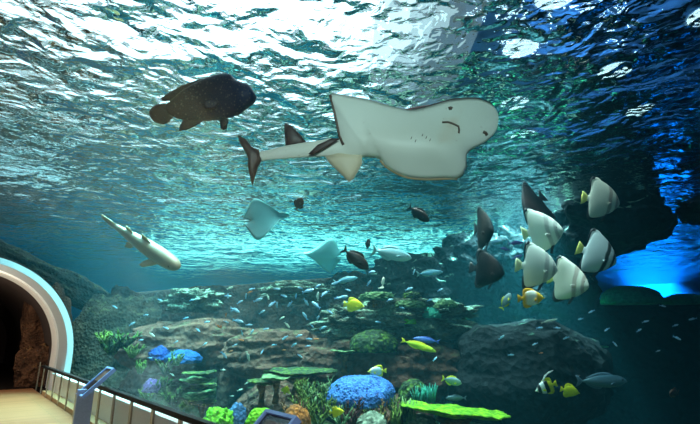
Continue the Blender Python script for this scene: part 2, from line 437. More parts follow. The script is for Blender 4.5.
rock('flat brown slab over the dark gap', 126, 320, 262, 372, 14.2, m_brown, thick=2.4, seed=11.4, amp=.2, ledge=.16)
rock('flat brown slab beside the green table coral', 222, 332, 350, 380, 13.2, m_brown, thick=2.4, seed=12.9, amp=.2, ledge=.16)
rock('pale rock ledge below the mirrored waterline', 165, 290, 220, 312, 15.0, m_pale, thick=1.6, seed=14.3, amp=.4, freq=1.5)
rock('thin pale ledge among the small silver fish', 262, 283, 335, 302, 15.5, m_pale, thick=1.8, seed=15.3, amp=.4, freq=1.5)
rock('brown rock pillar beneath the slab', 120, 362, 180, 440, 14.0, m_brown, thick=1.4, seed=17.3, amp=.25)
rock('brown rock pillar beside the teal coral tower', 214, 368, 246, 450, 13.0, m_brown, thick=1.0, seed=18.3, amp=.25)
rock('brown rock behind the lime dome coral', 236, 384, 318, 450, 11.6, m_brown, thick=1.6, seed=19.3, amp=.25)
rock('dark reef mound behind the branching corals', 296, 392, 440, 470, 10.6, m_brown, thick=2.2, seed=20.3, amp=.25)
rock('dark rock slope outside the arch', 60, 292, 140, 440, 16.2, m_slope, thick=2.2, seed=21.3, amp=.28, rot=.35)
rock('pale rock ridge crossing above the arch', -30, 262, 118, 292, 18.5, m_slope, thick=2.5, seed=22.3, amp=.25, rot=.42)
rock('rounded rock beside the railing end at the tunnel mouth', 18, 345, 62, 395, 14.8, m_tunnelrock, thick=1.2, seed=23.3, amp=.25)
rock('tall brown rock inside the tunnel mouth', 25, 285, 70, 400, 16.2, m_tunnelrock, thick=1.4, seed=24.3, amp=.25, rot=-.18)

# ------------------------------------------------------------------ lights and the hall above
def area(name, loc, target, sx, sy, power, col, spread=180):
    l = bpy.data.lights.new(name, 'AREA'); l.shape = 'RECTANGLE'; l.size = sx; l.size_y = sy; l.energy = power; l.color = col; l.spread = math.radians(spread)
    o = bpy.data.objects.new(name, l); C.objects.link(o); o.location = loc
    o.rotation_euler = (Vector(target) - Vector(loc)).to_track_quat('-Z', 'Y').to_euler()
    return o
bm = bmesh.new(); box(bm, N0, N1, S0, S1, 9.0, 9.3)
o = mesh_obj('ceiling', bm, plain('hall_ceiling_paint', srgb(.28,.46,.60), .9), smooth=False); o.rotation_euler = (0, 0, WALLROT); o['kind'] = 'structure'

def emis(name, col, s):
    N = NT(name); e = N.n('ShaderNodeEmission', i_Color=col, i_Strength=s); return N.out(e.outputs[0])
m_lamp = emis('lamp_glow', (.75, .92, 1, 1), LAMP_E)
m_frame = plain('skylight_frame_paint', srgb(.5,.55,.6), .5)
def skylight(x0, x1, y0, y1, e, label):
    m_sky = emis('skylight_glow', (.74, .92, 1, 1), e)
    r = empty('skylight', ((x0+x1)/2, (y0+y1)/2, 8.9)); tag(r, label, 'skylight', 'skylights over the tank')
    bm = bmesh.new(); w, h = (x1-x0)/2, (y1-y0)/2
    box(bm, -w, w, -h, h, -.02, .02); mesh_obj('diffuser', bm, m_sky, r, smooth=False)
    bm = bmesh.new()
    box(bm, -w, w, -h-.1, -h, -.06, .06); mesh_obj('frame', bm, m_frame, r, smooth=False)
    bm = bmesh.new(); box(bm, -w, w, h, h+.1, -.06, .06); mesh_obj('frame', bm, m_frame, r, smooth=False)
for k, (x0, x1, y0, y1, e) in enumerate(SKYL):
    skylight(x0, x1, y0, y1, e, ('large bright skylight seen through the ripples over the arch', 'added dimmer glow strip fading the edge of the large skylight', 'added dimmest glow strip ending the fade, over the guitarfish')[k])
for x, y in LAMPS:
    r = empty('ceiling_lamp', (x, y, 8.9)); tag(r, 'small bright lamp glinting through the dark blue ripples', 'lamp', 'lamps over the tank')
    bm = bmesh.new(); bmesh.ops.create_circle(bm, cap_ends=True, segments=20, radius=.45); mesh_obj('lamp_face', bm, m_lamp, r, smooth=False)
    bm = bmesh.new(); tube(bm, [(0, 0, .0), (0, 0, .1)], .5, 20, caps=False); mesh_obj('lamp_housing', bm, m_frame, r)

for nm, x, y, tx, ty, sz, pw, col, z, spr in TANK_LIGHTS:
    area(nm, (x, y, z), (tx, ty, 0), sz, sz, pw, col, spr)
for a in HALL_LIGHTS: area(*a)
w = bpy.data.worlds.new('hall_air'); sc.world = w; w.use_nodes = True
w.node_tree.nodes['Background'].inputs[0].default_value = WORLD[0]; w.node_tree.nodes['Background'].inputs[1].default_value = WORLD[1]
sc.view_settings.view_transform = 'Standard'; sc.view_settings.look = 'None'; sc.view_settings.gamma = 1.0
sc.view_settings.exposure = 0.22; sc.view_settings.use_curve_mapping = False
cy = sc.cycles
cy.transparent_max_bounces = 24; cy.max_bounces = 8; cy.glossy_bounces = 4; cy.volume_bounces = 0; cy.diffuse_bounces = 2
cy.use_denoising = True; cy.sample_clamp_indirect = 4.0
cy.caustics_reflective = False; cy.caustics_refractive = False
# ------------------------------------------------------------------ fish
def fish_mat(name, stops, axis='X', rough=.38, interp='LINEAR', dots=0.0, dotcol=(0,0,0,1), back=None, dscale=60, spec=.35):
    """colour bands that belong to the fish's skin, laid along its own axis; back = (z0, z1, colour): darker back"""
    N = NT(name)
    tc = N.n('ShaderNodeTexCoord'); sp = N.n('ShaderNodeSeparateXYZ'); N.l(tc.outputs['Object'], sp.inputs[0])
    nz = N.n('ShaderNodeTexNoise', i_Scale=7.0, i_Detail=3.0); N.l(tc.outputs['Object'], nz.inputs['Vector'])
    m = N.n('ShaderNodeMath', operation='MULTIPLY_ADD'); N.l(nz.outputs[0], m.inputs[0]); m.inputs[1].default_value = .05; N.l(sp.outputs[axis], m.inputs[2])
    m2 = N.n('ShaderNodeMath', operation='ADD'); N.l(m.outputs[0], m2.inputs[0]); m2.inputs[1].default_value = .475
    col = ramp(N, m2.outputs[0], stops, interp)
    if back:
        z0, z1, bc = back
        mr = N.n('ShaderNodeMapRange'); mr.inputs['From Min'].default_value = z0; mr.inputs['From Max'].default_value = z1
        N.l(sp.outputs['Z'], mr.inputs['Value'])
        mx = N.n('ShaderNodeMixRGB'); N.l(mr.outputs[0], mx.inputs[0]); N.l(col, mx.inputs[1]); mx.inputs[2].default_value = bc; col = mx.outputs[0]
    if dots:
        vo = N.n('ShaderNodeTexVoronoi', i_Scale=dscale); N.l(tc.outputs['Object'], vo.inputs['Vector'])
        dm = ramp(N, vo.outputs['Distance'], [(dots, (1,1,1,1)), (dots + .1, (0,0,0,1))])
        mx = N.n('ShaderNodeMixRGB'); N.l(dm, mx.inputs[0]); N.l(col, mx.inputs[1]); mx.inputs[2].default_value = dotcol; col = mx.outputs[0]
    b = N.n('ShaderNodeBsdfPrincipled', i_Roughness=rough); b.inputs['Specular IOR Level'].default_value = spec
    N.l(col, b.inputs['Base Color'])
    return N.out(b.outputs[0])

def flat_mat(name, c, rough=.5): return plain(name, c, rough, bscale=12)

def catmull(pts, n):
    """n samples of a smooth curve through the points"""
    out = []
    m = len(pts) - 1
    for k in range(n):
        t = k / (n - 1) * m; i = min(int(t), m - 1); f = t - i
        p0, p1, p2, p3 = pts[max(i-1, 0)], pts[i], pts[i+1], pts[min(i+2, m)]
        out.append(tuple(.5 * (2*b + (c-a)*f + (2*a-5*b+4*c-d)*f*f + (3*b-a-3*c+d)*f**3) for a, b, c, d in zip(p0, p1, p2, p3)))
    return out

def body_mesh(bm, st, nr=22, ns=16, pw=.9):
    """loft along X; stations are (x, z_top, z_bottom, half_width)"""
    st = catmull(st, nr); rings = []
    for x, zt, zb, w in st:
        c = (zt + zb) / 2; h = max((zt - zb) / 2, .002); w = max(w, .0015)
        rings.append([bm.verts.new((x, w * math.copysign(abs(math.cos(2*PI*k/ns)) ** pw, math.cos(2*PI*k/ns)), c + h * math.sin(2*PI*k/ns))) for k in range(ns)])
    for i in range(len(rings) - 1):
        for k in range(ns):
            bm.faces.new((rings[i][k], rings[i][(k+1) % ns], rings[i+1][(k+1) % ns], rings[i+1][k]))
    bm.faces.new(rings[0][::-1]); bm.faces.new(rings[-1])

def fin_mesh(bm, pts, th=.008, M=None, smooth_n=0):
    """a thin fin of real thickness from its outline in X-Z, thinner at the rim"""
    if smooth_n: pts = [p for p in catmull(list(pts) + [pts[0]], smooth_n)][:-1]
    cx = sum(p[0] for p in pts) / len(pts); cz = sum(p[1] for p in pts) / len(pts)
    vs = [[bm.verts.new((x, s * th * .18, z)) for x, z in pts] for s in (-1, 1)]
    mid = [[bm.verts.new((cx + (x - cx) * .6, s * th * .5, cz + (z - cz) * .6)) for x, z in pts] for s in (-1, 1)]
    new = vs[0] + vs[1] + mid[0] + mid[1]
    m = len(pts)
    for i in range(m):
        j = (i + 1) % m
        bm.faces.new((vs[0][i], vs[0][j], vs[1][j], vs[1][i]))
        for s in (0, 1):
            bm.faces.new((vs[s][i], vs[s][j], mid[s][j], mid[s][i]))
    for s in (0, 1): bm.faces.new(mid[s])
    if M is not None:
        for v in new: v.co = M @ v.co

def eye_part(root, x, y, z, r, mat):
    for s in (-1, 1):
        bm = bmesh.new(); bmesh.ops.create_uvsphere(bm, u_segments=10, v_segments=6, radius=r)
        for v in bm.verts: v.co = Vector((v.co.x + x, v.co.y * .5 + s * y, v.co.z + z))
        mesh_obj('eye', bm, mat, root)

def make_fish(name, st, body_mat, fins, eye=None, eye_mat=None, nr=22, ns=16, pw=.9):
    bm = bmesh.new(); body_mesh(bm, st, nr, ns, pw)
    root = mesh_obj(name, bm, body_mat)
    for f in fins:
        fn, pts, mat = f[0], f[1], f[2]; kw = f[3] if len(f) > 3 else {}
        if kw.get('pair'):
            y, tilt = kw['pair']
            hx, hz = pts[0]
            for s in (-1, 1):
                bm = bmesh.new()
                M = Matrix.Translation((hx, s * y, hz)) @ Matrix.Rotation(s * tilt, 4, 'Z') @ Matrix.Rotation(s * kw.get('drop', 0), 4, 'X') @ Matrix.Translation((-hx, 0, -hz))
                fin_mesh(bm, pts, kw.get('th', .01), M, kw.get('sm', 0)); mesh_obj(fn, bm, mat, root)
        else:
            bm = bmesh.new(); fin_mesh(bm, pts, kw.get('th', .014), None, kw.get('sm', 0)); mesh_obj(fn, bm, mat, root)
    if eye: eye_part(root, *eye, eye_mat)
    return root

def pose(o, px, py, d, length, ang=0.0, yaw=0.0, roll=0.0, unit=1.0):
    """swim at a place of the tank: length in picture pixels of a fish one unit long, ang = heading, yaw = turned towards the viewer"""
    a = math.radians(ang)
    h = math.cos(a) * RT + math.sin(a) * UP
    z = -math.sin(a) * RT + math.cos(a) * UP
    if math.cos(a) < 0: z = -z
    y = z.cross(h)
    M = Matrix((h, y, z)).transposed()
    back_to = y.dot(FW) > 0
    M = M @ Matrix.Rotation(math.radians(-yaw if back_to else yaw), 3, 'Z') @ Matrix.Rotation(math.radians(roll), 3, 'X')
    s = length / F_PX * d / unit
    o.matrix_world = Matrix.Translation(P(px, py, d)) @ M.to_4x4() @ Matrix.Scale(s, 4)
    return o

m_eye = plain('fish_eye_black', srgb(.03,.03,.04), .15)
used = {}
def put(key, maker, px, py, d, length, ang, label, cat='fish', group=None, yaw=0, roll=0, scale=None):
    if key not in used: used[key] = maker(); o = used[key]
    else: o = copy_tree(used[key])
    if key.startswith('min_'): length *= .88
    pose(o, px, py, d, length, ang, yaw, roll)
    if scale:
        o.matrix_world = o.matrix_world @ Matrix.Diagonal((scale[0], scale[1], scale[2], 1))
    for k in ('label', 'category', 'group', 'kind'):
        if k in o: del o[k]
    return tag(o, label, cat, group)

# --- batfish: a high disc, silver with dark bars, yellow tail
black = srgb(.05,.05,.06,); silver = srgb(.80,.82,.78); cream = srgb(.88,.88,.80)
def bat_maker(bodymat, tailmat, edgemat):
    def mk():
        st = [(.46, -.015, -.06, .012), (.435, .05, -.11, .04), (.37, .16, -.19, .07), (.27, .275, -.29, .09), (.15, .37, -.37, .095), (.0, .455, -.44, .09), (-.12, .50, -.485, .078),
              (-.22, .505, -.50, .06), (-.285, .44, -.44, .042), (-.315, .25, -.25, .03), (-.33, .10, -.105, .024), (-.38, .07, -.075, .014)]
        fins = [('dorsal_fin', [(-.05, .46), (-.14, .53), (-.26, .56), (-.33, .52), (-.345, .40), (-.325, .2), (-.29, .25), (-.25, .42), (-.15, .47)], bodymat, {'sm': 22, 'th': .02}),
                ('anal_fin', [(.02, -.42), (-.1, -.51), (-.22, -.56), (-.31, -.53), (-.34, -.40), (-.325, -.2), (-.29, -.25), (-.25, -.42), (-.12, -.45)], edgemat, {'sm': 22, 'th': .02}),
                ('fin_edge', [(-.20, .545), (-.30, .58), (-.36, .52), (-.37, .40), (-.345, .18), (-.33, .18), (-.345, .40), (-.335, .50), (-.28, .55)], edgemat, {'th': .02}),
                ('tail_fin', [(-.37, .06), (-.44, .12), (-.53, .17), (-.535, .0), (-.53, -.18), (-.44, -.13), (-.37, -.07)], tailmat, {}),
                ('pelvic_fin', [(.20, -.33), (.15, -.38), (.09, -.53), (.05, -.54), (.07, -.44), (.12, -.36)], edgemat, {'pair': (.03, .1)}),
                ('pectoral_fin', [(.22, -.08), (.16, -.04), (.09, -.06), (.10, -.13), (.17, -.13)], bodymat, {'pair': (.093, -.25)})]
        return make_fish('batfish', st, bodymat, fins, (.36, .055, .05, .022), m_eye, 26, 20, 1.25)
    return mk
def bands(dk, lt):   # dark bars through eye, behind the head
    return [(.0, lt), (.60, lt), (.635, dk), (.70, dk), (.73, lt), (.80, lt), (.825, dk), (.87, dk), (.89, lt)]
mb_bar = fish_mat('batfish_barred', bands(srgb(.25,.24,.22), srgb(.86,.88,.86)), rough=.35)
mb_pale = fish_mat('batfish_pale', bands(srgb(.70,.70,.66), srgb(.87,.88,.82)), rough=.35)
mb_cream = fish_mat('batfish_cream', bands(srgb(.66,.60,.54), srgb(.84,.82,.74)), rough=.35)
mb_dark = fish_mat('batfish_dark', [(0, srgb(.03,.03,.03)), (.45, srgb(.05,.045,.045)), (.62, srgb(.15,.11,.10)), (.8, srgb(.03,.03,.03))], rough=.6, spec=.15)
m_yel = flat_mat('fin_yellow', srgb(.86,.84,.42)); m_blk = flat_mat('fin_black', srgb(.05,.05,.06)); m_pal = flat_mat('fin_pale', srgb(.80,.82,.62))
m_brn = flat_mat('fin_dark_brown', srgb(.07,.055,.055)); m_tan = flat_mat('fin_tan', srgb(.5,.45,.38))
G = 'batfish shoal'
put('bat_bar', bat_maker(mb_bar, m_yel, m_blk), 598, 255, 8.6, 42, -20, 'silver batfish with two dark head bars beside the blue gap', group=G)
put('bat_cream', bat_maker(mb_cream, m_yel, m_blk), 602, 200, 8.2, 39, -8, 'cream batfish over the big dark overhang, highest of the pale ones', group=G)
put('bat_pale', bat_maker(mb_pale, m_pal, m_blk), 538, 267, 8.0, 43, -6, 'white batfish directly above the orange butterflyfish', group=G)
put('bat_pale', None, 543, 231, 8.3, 44, 14, 'pale batfish tilted just under the dark hooded batfish', group=G, yaw=52)
put('bat_cream', None, 569, 281, 8.1, 42, -8, 'greyish batfish between the white and the barred batfish', group=G, yaw=50)
put('bat_dark', bat_maker(mb_dark, m_brn, m_blk), 535, 207, 9.1, 44, 222, 'dark brown hooded batfish behind a pale one', group=G, yaw=36)
put('bat_dark', None, 488, 270, 9.0, 35, -6, 'dark batfish below the end-on one, near the grey boulder', group=G, yaw=28)
put('bat_dark', None, 484, 229, 9.4, 40, 0, 'dark batfish seen end-on as a thin upright blade', group=G, yaw=79)

# --- butterflyfish / tangs
m_oran = fish_mat('butterfly_orange', [(.0, srgb(.95,.65,.1)), (.25, srgb(.96,.70,.12)), (.36, srgb(.93,.90,.75)), (.62, srgb(.95,.93,.85)), (.74, srgb(.95,.72,.15)), (.95, srgb(.98,.80,.25))])
m_orfin = flat_mat('fin_orange', srgb(.96,.70,.10))
m_yelbody = fish_mat('tang_yellow', [(0, srgb(.93,.88,.10)), (1, srgb(.95,.90,.15))]); m_yelfin = flat_mat('fin_bright_yellow', srgb(.92,.86,.10))
def disc_maker(name, bodymat, finmat, tailmat, h=1.0):
    def mk():
        st = [(.5, .0, -.025, .012), (.44, .03*h, -.05*h, .03), (.34, .14*h, -.14*h, .06), (.16, .25*h, -.24*h, .075), (-.04, .27*h, -.27*h, .065), (-.22, .2*h, -.2*h, .04), (-.31, .07*h, -.07*h, .02), (-.36, .055*h, -.055*h, .012)]
        fins = [('dorsal_fin', [(.18, .24*h), (.04, .33*h), (-.16, .36*h), (-.28, .30*h), (-.31, .12*h), (-.25, .1*h), (-.1, .22*h)], finmat, {'sm': 18}),
                ('anal_fin', [(.06, -.25*h), (-.06, -.33*h), (-.2, -.35*h), (-.29, -.28*h), (-.31, -.1*h), (-.25, -.1*h), (-.1, -.22*h)], finmat, {'sm': 18}),
                ('tail_fin', [(-.35, .05*h), (-.42, .11*h), (-.5, .15*h), (-.49, 0), (-.5, -.15*h), (-.42, -.11*h), (-.35, -.05*h)], tailmat),
                ('pectoral_fin', [(.2, -.05), (.12, -.0), (.05, -.04), (.07, -.11), (.14, -.11)], finmat, {'pair': (.07, -.5)})]
        return make_fish(name, st, bodymat, fins, (.36, .045, .04, .024), m_eye, 18, 14)
    return mk
put('butter_o', disc_maker('butterflyfish', m_oran, m_orfin, m_orfin, 1.05), 531, 298, 7.6, 27, 2, 'orange and white butterflyfish under the white batfish', 'fish')
put('tang', disc_maker('yellow_tang', m_yelbody, m_yelfin, m_yelfin, 1.0), 354, 305, 10.0, 21, -6, 'bright yellow tang over the pale encrusted ledge', 'fish')
put('tang', None, 570, 391, 8.4, 20, -12, 'yellow tang beside the grey unicornfish', 'fish')
put('tang', None, 337, 412, 7.4, 15, 5, 'small golden tang among the branching corals', 'fish')
put('tang', None, 286, 390, 9.2, 13, 70, 'small yellow fish nose up by the brown rock behind the lime dome', 'fish', yaw=30)
m_bfw = fish_mat('butterfly_white', [(0, srgb(.93,.85,.2)), (.22, srgb(.93,.86,.3)), (.34, srgb(.85,.92,.95)), (.75, srgb(.88,.93,.92)), (.85, srgb(.9,.85,.4))])
put('butter_w', disc_maker('butterflyfish', m_bfw, m_yelfin, m_yelfin, .85), 377, 371, 9.0, 19, 182, 'white butterflyfish with a yellow tail over the blue dome coral', 'fish')
m_ban = fish_mat('bannerfish_bands', [(.0, srgb(.92,.88,.15)), (.36, srgb(.92,.88,.2)), (.40, black), (.54, black), (.57, srgb(.93,.94,.92)), (.72, srgb(.93,.94,.92)), (.75, srgb(.07,.07,.07)), (.86, srgb(.1,.1,.1)), (.9, srgb(.93,.94,.9))])
def banner():
    o = disc_maker('bannerfish', m_ban, m_yelfin, m_yelfin, 1.05)()
    bm = bmesh.new(); fin_mesh(bm, [(.16, .25), (.04, .34), (-.1, .5), (-.36, .6), (-.56, .58), (-.34, .55), (-.12, .43), (.02, .28)], .02)
    mesh_obj('banner_filament', bm, flat_mat('fin_white', srgb(.93,.94,.92)), o)
    return o
put('banner', banner, 546, 387, 8.2, 23, 200, 'black, white and yellow bannerfish near the bottom', 'fish')

# --- unicornfish, surgeonfish, trevally: spindle bodies
def spindle_maker(name, bodymat, finmat, h=.15, tail=.16, w=.07, tailmat=None, fork=.5):
    tailmat = tailmat or finmat
    def mk():
        st = [(.5, .0, -.02, .01), (.46, .3*h, -.35*h, .35*w), (.34, .8*h, -.8*h, .85*w), (.14, h, -h, w), (-.06, .92*h, -.9*h, .9*w), (-.24, .55*h, -.55*h, .55*w), (-.35, .22*h, -.22*h, .25*w), (-.4, .16*h, -.16*h, .14*w)]
        fins = [('dorsal_fin', [(.22, .9*h), (.1, 1.32*h), (-.1, 1.25*h), (-.3, .62*h), (-.3, .38*h), (-.1, .8*h)], finmat, {'sm': 16}),
                ('anal_fin', [(.02, -.9*h), (-.06, -1.25*h), (-.2, -1.0*h), (-.31, -.55*h), (-.3, -.35*h), (-.12, -.75*h)], finmat, {'sm': 16}),
                ('tail_fin', [(-.39, .14*h), (-.46, .7*tail), (-.53, tail), (-.53 + .1 * fork, 0), (-.53, -tail), (-.46, -.7*tail), (-.39, -.14*h)], tailmat),
                ('pectoral_fin', [(.24, -.1*h), (.16, .12*h), (.06, -.1*h), (.1, -.4*h), (.18, -.4*h)], finmat, {'pair': (w, -.5)})]
        return make_fish(name, st, bodymat, fins, (.39, .7*w, .3*h, .016), m_eye, 18, 12)
    return mk
m_uni = fish_mat('unicorn_grey', [(0, srgb(.36,.46,.50)), (1, srgb(.44,.54,.58))], back=(.0, .1, srgb(.24,.34,.38)))
m_unif = flat_mat('fin_grey_blue', srgb(.32,.42,.48))
put('unicorn', spindle_maker('unicornfish', m_uni, m_unif, .13, .12, .06), 602, 381, 8.6, 50, 0, 'long grey unicornfish cruising above the dark bottom', 'fish')
m_dk = fish_mat('surgeon_dark', [(0, srgb(.16,.12,.11)), (1, srgb(.22,.16,.14))]); m_dkf = flat_mat('fin_darkest', srgb(.10,.09,.09))
put('surgeon', spindle_maker('surgeonfish', m_dk, m_dkf, .19, .16, .07), 356, 259, 8.0, 32, -38, 'dark brown surgeonfish beside the pale trevally', 'fish', 'dark surgeonfish')
put('surgeon', None, 419, 214, 8.4, 25, -35, 'small dark surgeonfish under the head of the guitarfish', 'fish', 'dark surgeonfish')
put('surgeon', None, 368, 244, 9.0, 11, 80, 'tiny dark surgeonfish nose up above the trevally', 'fish', 'dark surgeonfish')
m_br2 = fish_mat('reddish_brown_fish', [(0, srgb(.42,.26,.2)), (1, srgb(.36,.22,.18))]); m_br2f = flat_mat('fin_reddish', srgb(.36,.22,.16))
put('brownfish', spindle_maker('brown_fish', m_br2, m_br2f, .24, .18, .09), 299, 204, 8.5, 18, 60, 'reddish brown fish swimming up under the guitarfish', 'fish', yaw=40)
put('brownfish', None, 674, 393, 9.0, 18, 170, 'round dull brown fish in the dark lower corner', 'fish', yaw=30)
m_tre = fish_mat('trevally_silver', [(0, srgb(.55,.72,.74)), (1, srgb(.66,.80,.80))], back=(.0, .12, srgb(.36,.55,.58)), rough=.25)
m_tref = flat_mat('fin_trevally', srgb(.5,.66,.68))
put('trevally', spindle_maker('trevally', m_tre, m_tref, .15, .17, .07), 392, 254, 9.0, 40, -12, 'pale silver trevally beside the dark surgeonfish', 'fish')
m_sil = fish_mat('small_silver', [(0, srgb(.45,.55,.58)), (1, srgb(.60,.68,.70))], rough=.3)
put('silver_y', spindle_maker('silver_fish', m_sil, m_yelfin, .2, .17, .06), 506, 301, 9.0, 18, 60, 'grey silver fish tilted nose up beside the orange butterflyfish', 'fish')
put('silver_y', None, 452, 381, 8.8, 20, -15, 'silver fish with a yellow tail above the plate coral', 'fish')
put('unicorn', None, 456, 398, 8.8, 20, 180, 'small grey fish just over the lime plate coral', 'fish')
m_longy = fish_mat('long_yellow', [(0, srgb(.72,.80,.12)), (1, srgb(.80,.86,.25))])
put('wrasse_y', spindle_maker('yellow_wrasse', m_longy, m_yelfin, .09, .08, .045), 419, 346, 9.4, 36, -18, 'slim yellow green wrasse beneath a blue one', 'fish')
m_longb = fish_mat('long_blue', [(0, srgb(.30,.40,.75)), (1, srgb(.38,.50,.80))]); m_longbf = flat_mat('fin_blue', srgb(.25,.35,.7))
put('wrasse_b', spindle_maker('blue_wrasse', m_longb, m_longbf, .1, .08, .045), 426, 340, 9.8, 26, 172, 'slim blue wrasse above the yellow green one', 'fish')
m_bluefish = fish_mat('vivid_blue', [(0, srgb(.05,.25,.75)), (1, srgb(.08,.35,.8))]); m_bluefin = flat_mat('fin_vivid_blue', srgb(.05,.2,.65))
put('silver_l', spindle_maker('fusilier', fish_mat('fusilier_silver', [(0, srgb(.42,.66,.78)), (1, srgb(.55,.76,.84))], rough=.25), m_tref, .11, .13, .055), 346, 280, 11.0, 24, 12, 'long pale blue fusilier over the yellow tang', 'fish', 'fusiliers')
put('silver_l', None, 430, 273, 11.0, 26, 5, 'long pale blue fusilier below the dark rock mass edge', 'fish', 'fusiliers')
put('silver_l', None, 496, 242, 10.5, 16, 8, 'pale blue fusilier between the two dark batfish', 'fish', 'fusiliers')
m_pur = fish_mat('purple_fish', [(0, srgb(.42,.34,.66)), (1, srgb(.5,.45,.75))]); m_purf = flat_mat('fin_purple', srgb(.4,.3,.6))
put('purple', spindle_maker('purple_fish', m_pur, m_purf, .12, .13, .055), 516, 243, 10.8, 15, 4, 'largest of the three small purple fish beside the pale tilted batfish', 'fish', 'small purple fish')
put('purple', None, 517, 257, 10.8, 11, 20, 'lowest of the three small purple fish, by the tail of the white batfish', 'fish', 'small purple fish')
put('purple', None, 505, 249, 10.8, 10, 170, 'purple fish of the small trio nearest the end-on dark batfish', 'fish', 'small purple fish')

# --- humphead wrasse
def local(pts, a, b):
    """picture outline -> own frame of the fish: a = tail end, b = nose end of its axis, length 1"""
    ax = Vector((b[0] - a[0], -(b[1] - a[1]))); L = ax.length; ax /= L; nn = Vector((-ax.y, ax.x))
    c = Vector(((a[0] + b[0]) / 2, -(a[1] + b[1]) / 2))
    return [((Vector((x, -y)) - c).dot(ax) / L, (Vector((x, -y)) - c).dot(nn) / L) for x, y in pts], L
ta, tb = (150, 116), (257, 92)
m_nap = fish_mat('humphead_skin', [(0, srgb(.09,.10,.14)), (.5, srgb(.12,.135,.20)), (.8, srgb(.12,.15,.25)), (1, srgb(.12,.17,.30))], dots=.2, dotcol=srgb(.30,.30,.32), dscale=34, rough=.5, spec=.2)
m_napf = flat_mat('humphead_fin', srgb(.08,.09,.13))
def nap():
    top = [(255.5, 94), (252, 85), (244, 82), (238, 78.5), (236, 73), (229, 72), (218, 74.5), (208, 78), (195, 84), (182, 91), (172, 99), (166, 105)]
    bot = [(255.5, 97), (252, 103), (246, 108), (240, 112), (234, 115.5), (226, 118.5), (216, 121), (206, 122), (196, 122), (187, 121), (178, 118), (168, 114)]
    T, L = local(top, ta, tb); B, _ = local(bot, ta, tb)
    st = []
    for k, (t, b) in enumerate(zip(T, B)):
        u = k / (len(T) - 1)
        st.append(((t[0] + b[0]) / 2, t[1], b[1], .02 + .105 * math.sin(PI * min(1, (u + .02) ** .6)) ** .8 * (1 - .6 * u)))
    q = lambda pts: local(pts, ta, tb)[0]
    fins = [('dorsal_fin', q([(216, 77), (200, 79), (183, 85), (170, 92), (160, 99), (163, 101), (171, 101), (185, 92), (205, 83)]), m_napf, {'th': .02}),
            ('anal_fin', q([(205, 120), (197, 125), (188, 129.5), (179, 131), (180, 126), (184, 118.5), (195, 118)]), m_napf, {'th': .02}),
            ('tail_fin', q([(170, 104), (160, 104), (152.5, 107.5), (149.5, 112), (151.5, 119), (157, 123), (165, 124), (173, 117.5), (174, 110)]), m_napf, {'th': .02, 'sm': 26}),
            ('pelvic_fin', q([(226, 117), (220, 121), (222, 130), (226, 128), (228, 120)]), m_napf, {'pair': (.03, .1)}),
            ('pectoral_fin', q([(222, 104), (214, 101), (206, 106), (209, 112), (218, 111)]), m_nap, {'pair': (.085, -.35)})]
    return make_fish('humphead_wrasse', st, m_nap, fins, (.39, .055, .045, .013), m_eye, 40, 24)
put('nap', nap, (ta[0] + tb[0]) / 2, (ta[1] + tb[1]) / 2, 5.7, math.dist(ta, tb), math.degrees(math.atan2(ta[1] - tb[1], tb[0] - ta[0])), 'big dark humphead wrasse with a bulging forehead', 'fish')

